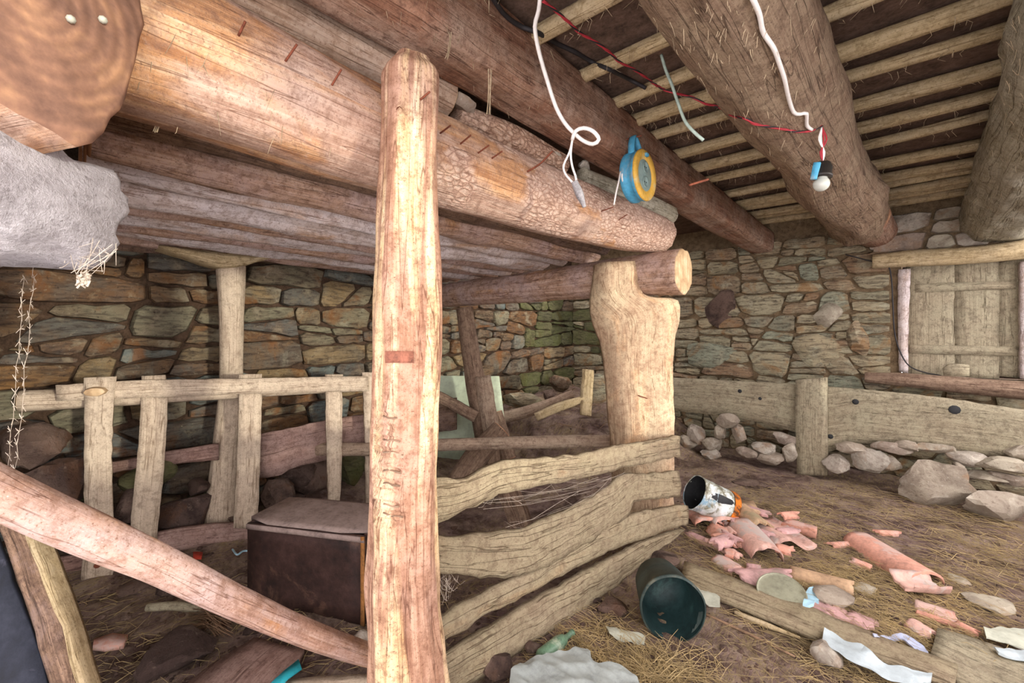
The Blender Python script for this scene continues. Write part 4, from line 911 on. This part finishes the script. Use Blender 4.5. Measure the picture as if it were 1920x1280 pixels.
# ------------------------------------------------------------------ tins, buckets, lids
m0, m1 = P(1262, 1141, d=2.08), P(1234, 1088, d=2.37); L = (m1 - m0).length
BK = T('plastic_bucket', 'dark green plastic bucket lying on its side by the fence', 'bucket', G(1262, 1200))
lathe('body', [(.148, -.004), (.150, .0), (.156, .0), (.157, .018), (.148, .02), (.135, L * .6), (.122, L), (.0001, L + .003)], m0, m1, M['bucket'], BK, n=40, dent=.03)
lathe('inside', [(.149, .0), (.130, L * .6), (.117, L - .006), (.0001, L - .008)][::-1], m0, m1, M['bucket_in'], BK, n=40, dent=.03)
c0, c1 = P(1302, 922, d=3.28), P(1366, 953, d=3.30); L = (c1 - c0).length
PC = T('paint_tin', 'battered paint tin with white and blue paint and an orange rusty rim', 'tin', G(1335, 978))
lathe('body', [(.128, 0), (.134, -.004), (.136, .004), (.132, .012), (.131, L * .35), (.134, L * .36), (.131, L * .37), (.130, L * .84)], c0, c1, M['can'], PC, n=32, dent=.06)
lathe('inside', [(.128, 0), (.126, L * .5), (.125, L * .98), (.0001, L * .98)][::-1], c0, c1, M['black'], PC, n=32, dent=.06)
lathe('rusty_rim', [(.131, L * .84), (.134, L * .93), (.136, L), (.128, L + .004), (.126, L - .004), (.0001, L - .004)], c0, c1, M['can_rust'], PC, n=32, dent=.06)
lc = G(1465, 1112, .06); ln = (UP * .85 + (CAM - lc).normalized() * .55).normalized()
LD = T('tin_lid', 'round tarnished tin lid lying on the mauve tile by the long board', 'lid', lc)
lathe('disc', [(.0001, .004), (.08, .004), (.10, .0), (.113, .004)], lc, lc + ln, M['lid'], LD, n=36)
lathe('rim', [(.113, .004), (.118, .008), (.121, .004), (.120, -.022), (.114, -.024), (.0001, -.018)], lc, lc + ln, M['lid'], LD, n=36)
b0, b1 = G(1012, 1232, .036), G(1074, 1182, .034); bl = (b1 - b0).length
lo = lathe('glass_bottle', [(.0001, 0), (.026, .002), (.032, .012), (.033, bl * .55), (.026, bl * .68), (.013, bl * .78), (.012, bl * .93), (.015, bl * .94), (.015, bl), (.0001, bl)], b0, b1, M['glass_g'], n=20)
tag(lo, 'dirty green glass bottle lying along the lowest fence plank', 'bottle')
# ------------------------------------------------------------------ boards, sticks, plastic and paper on the right floor
LB = flatb('long_board', [(1283, 1048), (1400, 1090), (1530, 1141), (1660, 1190), (1796, 1243)], [(1276, 1088), (1390, 1132), (1510, 1182), (1650, 1232), (1790, 1280)], .035, 'fence', .055, m=4, amp=.004)
tag(LB, 'long weathered plank lying across the straw in front of the broken tiles', 'board')
tag(flatb('grey_board', [(1758, 1176), (1850, 1200), (1970, 1250)], [(1742, 1236), (1830, 1292), (1930, 1350)], .03, 'oldgrey', .04, m=5), 'wide grey weathered board lying next to the torn paper', 'board')
tag(tube('split_stick', [G(1378, 1146, .02), G(1430, 1168, .02), G(1500, 1196, .02)], [.010, .013, .006], M['joist'], n=8, pw=3), 'split orange stick lying beside the long plank', 'stick')
tag(tube('cane', [G(1322, 1150, .01), G(1400, 1185, .01), G(1490, 1232, .01)], [.006, .007, .005], M['twig'], n=7), 'thin brown cane lying on the straw behind the bucket', 'cane')
def film(name, outline_u, outline_l, mat, h, wav, label, cat, n=26, m=9, amp=.012, th=.002, sharp=False):
    o = board(name, [G(u, v, h) for u, v in outline_u], [G(u, v, h) for u, v in outline_l], (0, 0, -th), M[mat], n=n, m=m, amp=amp, wav=wav if not sharp else .02)
    if True:
        for vt in o.data.vertices:                      # creases
            q = Vector((vt.co.x * 5, vt.co.y * 9, 0)) if sharp else vt.co * 7; e = sum(abs(noise.noise(q * k + Vector((k * 3.1, 0, 0)))) / k for k in ((1, 2.3) if sharp else (1, 2.1, 4.3))); vt.co.z += (.035 if sharp else .02) * (.55 - e)
        o.data.polygons.foreach_set('use_smooth', [True] * len(o.data.polygons))
        o.data.set_sharp_from_angle(angle=.6)
    return tag(o, label, cat)
film('plastic_film', [(1546, 1176), (1590, 1198), (1625, 1214), (1650, 1234), (1700, 1250), (1748, 1262)], [(1542, 1200), (1575, 1228), (1620, 1248), (1670, 1264), (1715, 1276), (1745, 1272)], 'plastic_w', .075, .05, 'white plastic film draped over the long plank', 'plastic')
film('plastic_sheet', [(958, 1262), (985, 1242), (1030, 1226), (1100, 1216), (1112, 1240), (1160, 1246), (1195, 1272)], [(950, 1330), (990, 1340), (1030, 1345), (1090, 1345), (1140, 1340), (1180, 1335), (1215, 1320)], 'cloth', .07, .14, 'crumpled pale plastic sheet lying before the lowest fence plank', 'plastic', n=60, m=34, amp=.004, sharp=True)
film('blue_plastic_scrap', [(1506, 1106), (1522, 1092), (1536, 1104)], [(1512, 1138), (1524, 1142), (1534, 1130)], 'plastic_b', .07, .10, 'pale blue plastic scrap between tin lid and tan tile', 'plastic', n=14, m=10, amp=.014)
film('blue_plastic_scrap', [(1508, 1138), (1520, 1136), (1528, 1140)], [(1505, 1146), (1518, 1148), (1526, 1147)], 'plastic_b', .08, .06, 'tiny blue plastic scrap against the long plank', 'plastic', n=10, m=6)
film('plastic_bag', [(1636, 1186), (1668, 1176), (1690, 1173), (1712, 1180), (1730, 1198), (1742, 1222)], [(1640, 1192), (1672, 1184), (1690, 1182), (1704, 1190), (1716, 1206), (1728, 1220)], 'plastic_l', .06, .08, 'pale lilac plastic bag loop lying behind the long plank', 'plastic')
film('paper_sheet', [(1302, 1106), (1322, 1112), (1350, 1128)], [(1312, 1124), (1330, 1140), (1350, 1142)], 'paper', .02, .03, 'crumpled paper between the bucket and the long plank', 'paper', n=10, m=6)
film('paper_sheet', [(1136, 1180), (1165, 1180), (1190, 1186), (1210, 1196)], [(1142, 1194), (1165, 1200), (1190, 1204), (1208, 1206)], 'paper', .015, .02, 'pale torn paper lying in front of the bucket', 'paper', n=12, m=5)
film('paper_sheet', [(1844, 1186), (1880, 1178), (1930, 1180)], [(1850, 1204), (1890, 1212), (1930, 1222)], 'paper', .03, .05, 'torn greenish white paper beside the wide grey board', 'paper', n=16, m=8)
film('paper_sheet', [(1862, 1212), (1900, 1216), (1940, 1228)], [(1872, 1226), (1905, 1236), (1940, 1246)], 'plastic_w', .05, .04, 'crumpled white wrapper on the wide grey board', 'paper', n=14, m=7)
for (u, vb, wp, hp, l) in ((1576, 1142, 76, 42, 'oval mottled stone beside the tan half-round tile'), (1880, 1150, 84, 30, 'flat pale stone lying alone on the straw'), (1562, 1262, 56, 60, 'greenish stone in front of the plastic film'), (1500, 1190, 46, 20, 'small stone touching the front edge of the long plank'), (1250, 1068, 70, 34, 'brown stone behind the plastic bucket at the fence end'), (1160, 1162, 70, 40, 'brownish stone between the lowest fence plank and the paper'), (1812, 1100, 40, 14, 'low stone sunk in the straw before the flat pale stone'), (1340, 925, 60, 14, 'low purple stone behind the paint tin'), (1410, 915, 60, 12, 'flat stone sunk in the earth near the manger'), (930, 1280, 70, 60, 'pinkish stone against the lowest fence plank'), (1000, 1235, 40, 30, 'orange brown stone beside the green bottle'), (1110, 1135, 50, 20, 'small brown stone under the lowest fence plank'), (1640, 1118, 50, 18, 'dull stone sunk behind the oval mottled stone')):
    frock('floor_stone', u, vb, wp, hp, 'rubble' if u > 1480 else 'boulder', l, sub=3)
# ------------------------------------------------------------------ cables, bulb and reel
wp_ = [(1013, -8, 1.64), (1010, 20, 1.66), (1003, 50, 1.68), (1010, 94, 1.72), (1026, 151, 1.78), (1043, 202, 1.83), (1060, 232, 1.86), (1077, 250, 1.88), (1094, 264, 1.87), (1112, 270, 1.85), (1123, 261, 1.83), (1112, 246, 1.82), (1094, 240, 1.84), (1079, 246, 1.86), (1073, 262, 1.88)]
HC = T('hanging_cable', 'white cable hanging from the ceiling with a loop and a taped end', 'cable', P(1013, -8, d=1.64))
wire('cable', [P(u, v, d=d) for u, v, d in wp_], .0085, M['white_wire'], HC, n=10)
wire('strand', [P(u, v, d=d) for u, v, d in ((1074, 258, 1.88), (1068, 285, 1.9), (1057, 309, 1.93), (1060, 326, 1.95), (1077, 346, 1.97))], .005, M['white_wire'], HC, n=8)
wire('strand', [P(u, v, d=d) for u, v, d in ((1073, 262, 1.88), (1070, 289, 1.9), (1073, 312, 1.93), (1079, 330, 1.95), (1081, 344, 1.97))], .005, M['white_wire'], HC, n=8)
tube('taped_end', [P(1077, 340, d=1.96), P(1086, 362, d=1.97), P(1096, 388, d=1.98)], [.016, .02, .010], M['tape'], HC, n=12, step=.01, rough=.15)
rp = [(1018, 2), (1034, 14), (1050, 27), (1070, 45), (1085, 60), (1105, 72), (1125, 84), (1145, 100), (1160, 115), (1177, 124), (1190, 131), (1208, 143), (1225, 156)]
rp2 = [(1250, 170), (1280, 178), (1300, 183), (1324, 195), (1347, 200), (1374, 217), (1398, 222), (1414, 232), (1438, 237), (1468, 242), (1495, 247), (1522, 245), (1541, 236)]
base = [P(u, v, Z=2.74) for u, v in rp] + [hit(u, v, [C_], .012) for u, v in rp2]
bp, _ = catmull(base, [(0,)] * len(base), .02)
RW = T('twisted_wire', 'red and black twisted wire strung along the trunk beam to the bulb', 'cable', bp[0])
for k, m in ((0, 'red_wire'), (1, 'black_wire'), (2, 'red_wire')):
    pts = []
    for i, p in enumerate(bp[::1]):
        a = i * .75 + k * 2.094; pts.append(p + Vector((math.cos(a), math.sin(a), math.sin(a))) * .0035)
    wire('strand', pts, .003, M[m], RW, n=6, step=.03)
WC = wire('white_cable', [hit(u, v, [C_], .008) for u, v in ((1408, -10), (1424, 27), (1431, 60), (1451, 91), (1461, 118), (1471, 148), (1478, 181), (1488, 210), (1500, 214), (1512, 213), (1513, 235), (1522, 243))], .007, M['white_wire'], n=8)
tag(WC, 'white flat cable running down the huge trunk beam to the bulb', 'cable')
tag(wire('black_cable', [hit(u, v, [B_, CEIL] + JO, .025) for u, v in ((918, -12), (946, 27), (976, 49), (1010, 62), (1043, 81), (1077, 97), (1110, 116), (1144, 131), (1178, 148), (1211, 165))], .010, M['black_wire'], n=8), 'thick black cable along the top of the squared beam', 'cable')
tag(wire('green_wire', [P(u, v, d=d) for u, v, d in ((1240, 103, 1.98), (1248, 130, 1.97), (1260, 160, 1.95), (1272, 195, 1.93), (1285, 228, 1.9), (1302, 248, 1.88), (1319, 263, 1.87))], .007, M['green_wire'], n=8), 'faded green wire dangling between squared beam and trunk beam', 'cable')
nb = hit(1541, 236, [C_], .01); bd = (nb - CAM).dot(FW)
LBB = T('light_bulb', 'bare frosted light bulb in a black socket hanging from twisted wires', 'light bulb', P(1540, 357, d=bd))
for k, (du, m) in enumerate(((-3, 'white_wire'), (2, 'red_wire'), (5, 'red_wire'), (-1, 'white_wire'))):
    wire('lead', [P(1541, 238, d=bd), P(1541 + du * 1.8, 262, d=bd - .01), P(1543 - du, 285, d=bd), P(1542 + du * .6, 308, d=bd)], .0032, M[m], LBB, n=6)
s0, s1 = P(1543, 304, d=bd), P(1540, 333, d=bd)
L = (s1 - s0).length; lathe('socket', [(.0001, 0), (.028, .004), (.034, L * .3), (.036, L * .32), (.036, L * .8), (.040, L * .82), (.040, L), (.0001, L)], s0, s1, M['socket'], LBB, n=20)
gl = P(1540, 345, d=bd); rr = 13.5 * bd / FPX
lathe('bulb', [(.022, -rr * 1.15)] + [(rr * math.sin(t), -rr * math.cos(t)) for t in [math.pi * (.22 + .78 * i / 12) for i in range(12)]] + [(.0001, rr)], gl, gl + (s1 - s0), M['bulb'], LBB, n=24)
cb = P(1529, 321, d=bd - .01); tube('connector', [P(1532, 306, d=bd - .02), P(1525, 336, d=bd - .02)], [(.014, .010), (.012, .008)], M['blue_plastic'], LBB, n=8, step=.02, pw=5)
# cable reel on the squared beam
rc = P(1207, 329, X=-1.08); RE = T('cable_reel', 'faded blue cable reel with a yellow face hanging on the squared beam', 'cable reel', rc)
XA = Vector((1, 0, 0)); rR = .143; back = rc - XA * .085
lathe('drum', [(.0001, 0), (rR * .93, 0), (rR, .008), (rR, .03), (rR * .96, .034), (rR * .96, .066), (rR, .07), (rR, .085)], back, rc, M['blue_plastic'], RE, n=40)
lathe('face_ring', [(rR * 1.0, 0), (rR * 1.02, .006), (rR * .97, .014), (rR * .66, .012), (rR * .62, .004)], rc, rc + XA, M['yellow_plastic'], RE, n=40)
pl_ = lathe('socket_plate', [(rR * .66, .004), (rR * .60, .008), (.0001, .009)], rc, rc + XA, M['grey_plastic'], RE, n=32)
for z in (.045, -.04):
    q = rc + Vector((.009, 0, z)); so = lathe('socket_ring', [(.034, 0), (.034, .006), (.027, .006), (.026, .001), (.0001, .001)], q, q + XA, M['grey_plastic'], RE, n=20)
    for dy in (-.01, .01): lathe('pin_hole_shade', [(.0001, .002), (.004, .002), (.004, .0)], q + Vector((.001, dy, 0)), q + XA * 2 + Vector((0, dy, 0)), M['hole_shade'], so, n=8)  # dark discs stand in for shaded pin holes
sw = rc + Vector((.013, 0, rR * .80)); tube('switch', [sw, sw + XA * .012], [(.018, .012), (.016, .010)], M['blue_plastic'], RE, n=12, step=.01, pw=6)
hk = [rc + Vector((-.045, -.06, rR * .85)), rc + Vector((-.05, -.05, rR * 1.25)), rc + Vector((-.055, -.015, rR * 1.62)), rc + Vector((-.05, .025, rR * 1.35)), rc + Vector((-.045, .05, rR * .9))]
tube('handle', hk, [(.018, .012)] * 5, M['blue_plastic'], RE, n=10, step=.02, pw=4)
nlp = hk[2] + Vector((.0, 0, -.005)); wire('nail', [nlp + Vector((.05, 0, 0)), nlp + Vector((-.10, 0, .01))], .004, M['nail'], RE, n=6)
wp2 = P(1172, 330, X=-1.13); 
for k in range(4): wire('cord', [P(1168 + k * 5, 320, X=-1.145) , P(1166 + k * 5, 331, X=-1.142), P(1168 + k * 5, 341, X=-1.145)], .005, M['white_wire'], RE, n=6)
wire('cord', [P(1163, 322, X=-1.12), P(1160, 340, X=-1.10), P(1155, 362, X=-1.10), P(1151, 384, X=-1.11)], .0045, M['white_wire'], RE, n=6)
# ------------------------------------------------------------------ cobwebs, lint, straw
A = Acc()
def web(acc, pts, n, r=.0008, sag=.03):
    for i in range(n):
        a, b = random.choice(pts), random.choice(pts)
        if (a - b).length < .02: continue
        a = a + Vector((rnd(-.02, .02), rnd(-.02, .02), rnd(-.02, .02))); b = b + Vector((rnd(-.02, .02), rnd(-.02, .02), rnd(-.02, .02)))
        acc.strand([a, a.lerp(b, .33) + Vector((0, 0, -sag * rnd(.2, 1))), a.lerp(b, .67) + Vector((0, 0, -sag * rnd(.2, 1))), b], r * rnd(.5, 1.4))
web(A, [PF(u, v, -.02) for u, v in ((905, 945), (930, 935), (960, 925), (1000, 915), (1040, 908), (1080, 905), (1120, 895), (1150, 890), (1170, 890), (1150, 905), (1110, 925), (1075, 950), (1030, 965), (1000, 985), (950, 985), (1030, 930), (1090, 925))], 30, r=.0006)
tag(stuff(A.build('cobweb', M['web'])), 'tangled cobweb between the two upper fence planks', 'cobweb')
A = Acc(); web(A, [PF(u, v, -.02) for u, v in ((820, 1078), (840, 1082), (860, 1086), (834, 1100), (836, 1130), (850, 1092))], 22)
tag(stuff(A.build('cobweb', M['web'])), 'small cobweb under the second fence plank beside the tall post', 'cobweb')
A = Acc()
for off in (0, 16):
    pts = [P(62 - off + (v - 520) * -.09 + rnd(-3, 3), v, d=1.3) for v in range(520, 900, 24)]; A.strand(pts, .0007)
    for p in pts:
        for k in range(5): q = p + Vector((rnd(-.009, .009), rnd(-.009, .009), rnd(-.02, .02))); A.strand([p, (p + q) / 2, q], .0007)
pts = [P(60, 520, d=1.3), P(66, 470, d=1.18), P(75, 440, d=1.1)]; A.strand(pts, .0007)
tag(stuff(A.build('cobweb', M['web'])), 'long dusty cobweb threads hanging beside the whitewashed block', 'cobweb')
A = Acc(); web(A, [P(u, v, d=.98) for u, v in ((105, 470), (130, 490), (145, 505), (152, 515), (158, 520), (175, 500), (200, 480), (215, 460), (160, 470), (185, 465), (140, 470))], 34, r=.0005, sag=.008)
for k in range(60): p = P(157 + rnd(-7, 7), 522 + rnd(-10, 10), d=.98); A.strand([p, p + Vector((rnd(-.006, .006),) * 3), p + Vector((rnd(-.008, .008), rnd(-.008, .008), rnd(-.01, .01)))], .0022)
tag(stuff(A.build('cobweb', M['web'])), 'dusty cobweb clump hanging under the whitewashed block', 'cobweb')
def lint(obs, parent, box_, n, Lr=(.02, .07), r=.0012):
    acc = Acc()
    for i in range(n):
        u, v = rnd(box_[0], box_[2]), rnd(box_[1], box_[3]); r_ = ray(u, v).normalized(); h = bvh_of(obs).ray_cast(CAM, r_)
        if h[0] is None: continue
        p = h[0]; L = rnd(*Lr); s = Vector((rnd(-.3, .3), rnd(-.3, .3), 0)) * L; nn = h[1] * .006
        acc.strand([p, p + nn + s * .5 + Vector((0, 0, -L * .45)), p + nn * 1.5 + s + Vector((0, 0, -L * rnd(.5, 1)))], r * rnd(.5, 1.3), .0005)
    if acc.V: stuff(acc.build('dust_lint', M['lint'], parent))
lint([C_], C_, (1190, 0, 1680, 470), 420, (.015, .06)); lint([B_], B_, (640, 0, 1450, 480), 380, (.015, .06)); lint([D_], D_, (1800, 0, 1920, 460), 120)
lint([A_], A_, (220, 0, 1240, 480), 160, (.02, .08)); lint([FP], FP, (1120, 490, 1270, 820), 20)
for (u0, v0, u1, v1) in ((352, 0, 345, 118), (340, 120, 290, 248), (918, 130, 915, 215), (845, 60, 838, 110)):
    p, q = P(u0, v0, d=1.25 if u0 < 600 else 1.5), P(u1, v1, d=1.25 if u0 < 600 else 1.5); A = Acc()
    for k in range(5): o_ = Vector((rnd(-.006, .006), rnd(-.006, .006), 0)); A.strand([p + o_, p.lerp(q, .5) + Vector((rnd(-.01, .01), rnd(-.01, .01), 0)), q + o_], .0014)
    tag(stuff(A.build('dust_strand', M['lint'])), 'dangling dust strand hanging from the beams overhead', 'cobweb', 'dust strands under the beams')
A = Acc(); rs = random.Random(5)
def straw_at(x, y, L, a, lift):
    z = fz(x, y) + .006; p = Vector((x, y, z)); d_ = Vector((math.cos(a), math.sin(a), 0)); side = Vector((-d_.y, d_.x, 0)) * rs.uniform(-.15, .15) * L
    A.strand([p, p + d_ * L * .5 + side + Vector((0, 0, lift)), p + d_ * L + Vector((0, 0, lift * rs.random()))], rs.uniform(.0008, .0018), .0007)
for i in range(13000):
    u, v = rs.uniform(1000, 1920), rs.uniform(860, 1290) ; v = 860 + (v - 860)
    p = P(u, v, Z=0)
    k = noise.noise(Vector((p.x * 1.1, p.y * 1.1, 2)))
    if k < rs.uniform(-.5, .25) or p.y > 5.3 or p.x < -1.2 or (1180 < u < 1330 and 1040 < v < 1215): continue
    straw_at(p.x, p.y, rs.uniform(.06, .24), rs.gauss(math.radians(-20), .7) + (math.pi if rs.random() < .5 else 0), rs.uniform(0, .03))
for i in range(500):
    p = P(rs.uniform(120, 1000), rs.uniform(1090, 1290), Z=0)
    if p.x < -3.6: continue
    straw_at(p.x, p.y, rs.uniform(.05, .18), rs.uniform(0, 6.28), rs.uniform(0, .02))
for i in range(220):
    p = P(rs.gauss(1240, 45), rs.gauss(1266, 12), Z=0); straw_at(p.x, p.y, rs.uniform(.1, .25), rs.uniform(0, 6.28), rs.uniform(0, .04))
tag(stuff(A.build('straw', M['straw'])), 'loose yellow straw scattered over the earth floor', 'straw')
VG, FG_ = [], []; v0, f0 = ICO[1]
for i in range(2600):
    u, v = rs.uniform(100, 1920), rs.uniform(860, 1290); p = P(u, v, Z=0)
    if p.y > 5.4 or p.x < -3.7 or (1180 < u < 1330 and 1040 < v < 1215): continue
    s = rs.uniform(.004, .012) if rs.random() < .85 else rs.uniform(.012, .026); b = len(VG); c = Vector((p.x, p.y, fz(p.x, p.y)))
    VG += [c + Vector((q.x * s * rs.uniform(.7, 1.4), q.y * s * rs.uniform(.7, 1.4), q.z * s * .6)) for q in v0]; FG_ += [[b + k for k in f] for f in f0]
tag(stuff(mk('pebbles', VG, FG_, M['boulder'], smooth=False, parent=FLOOR)), None)

for o in bpy.data.objects:
    if '_c' in o: del o['_c']
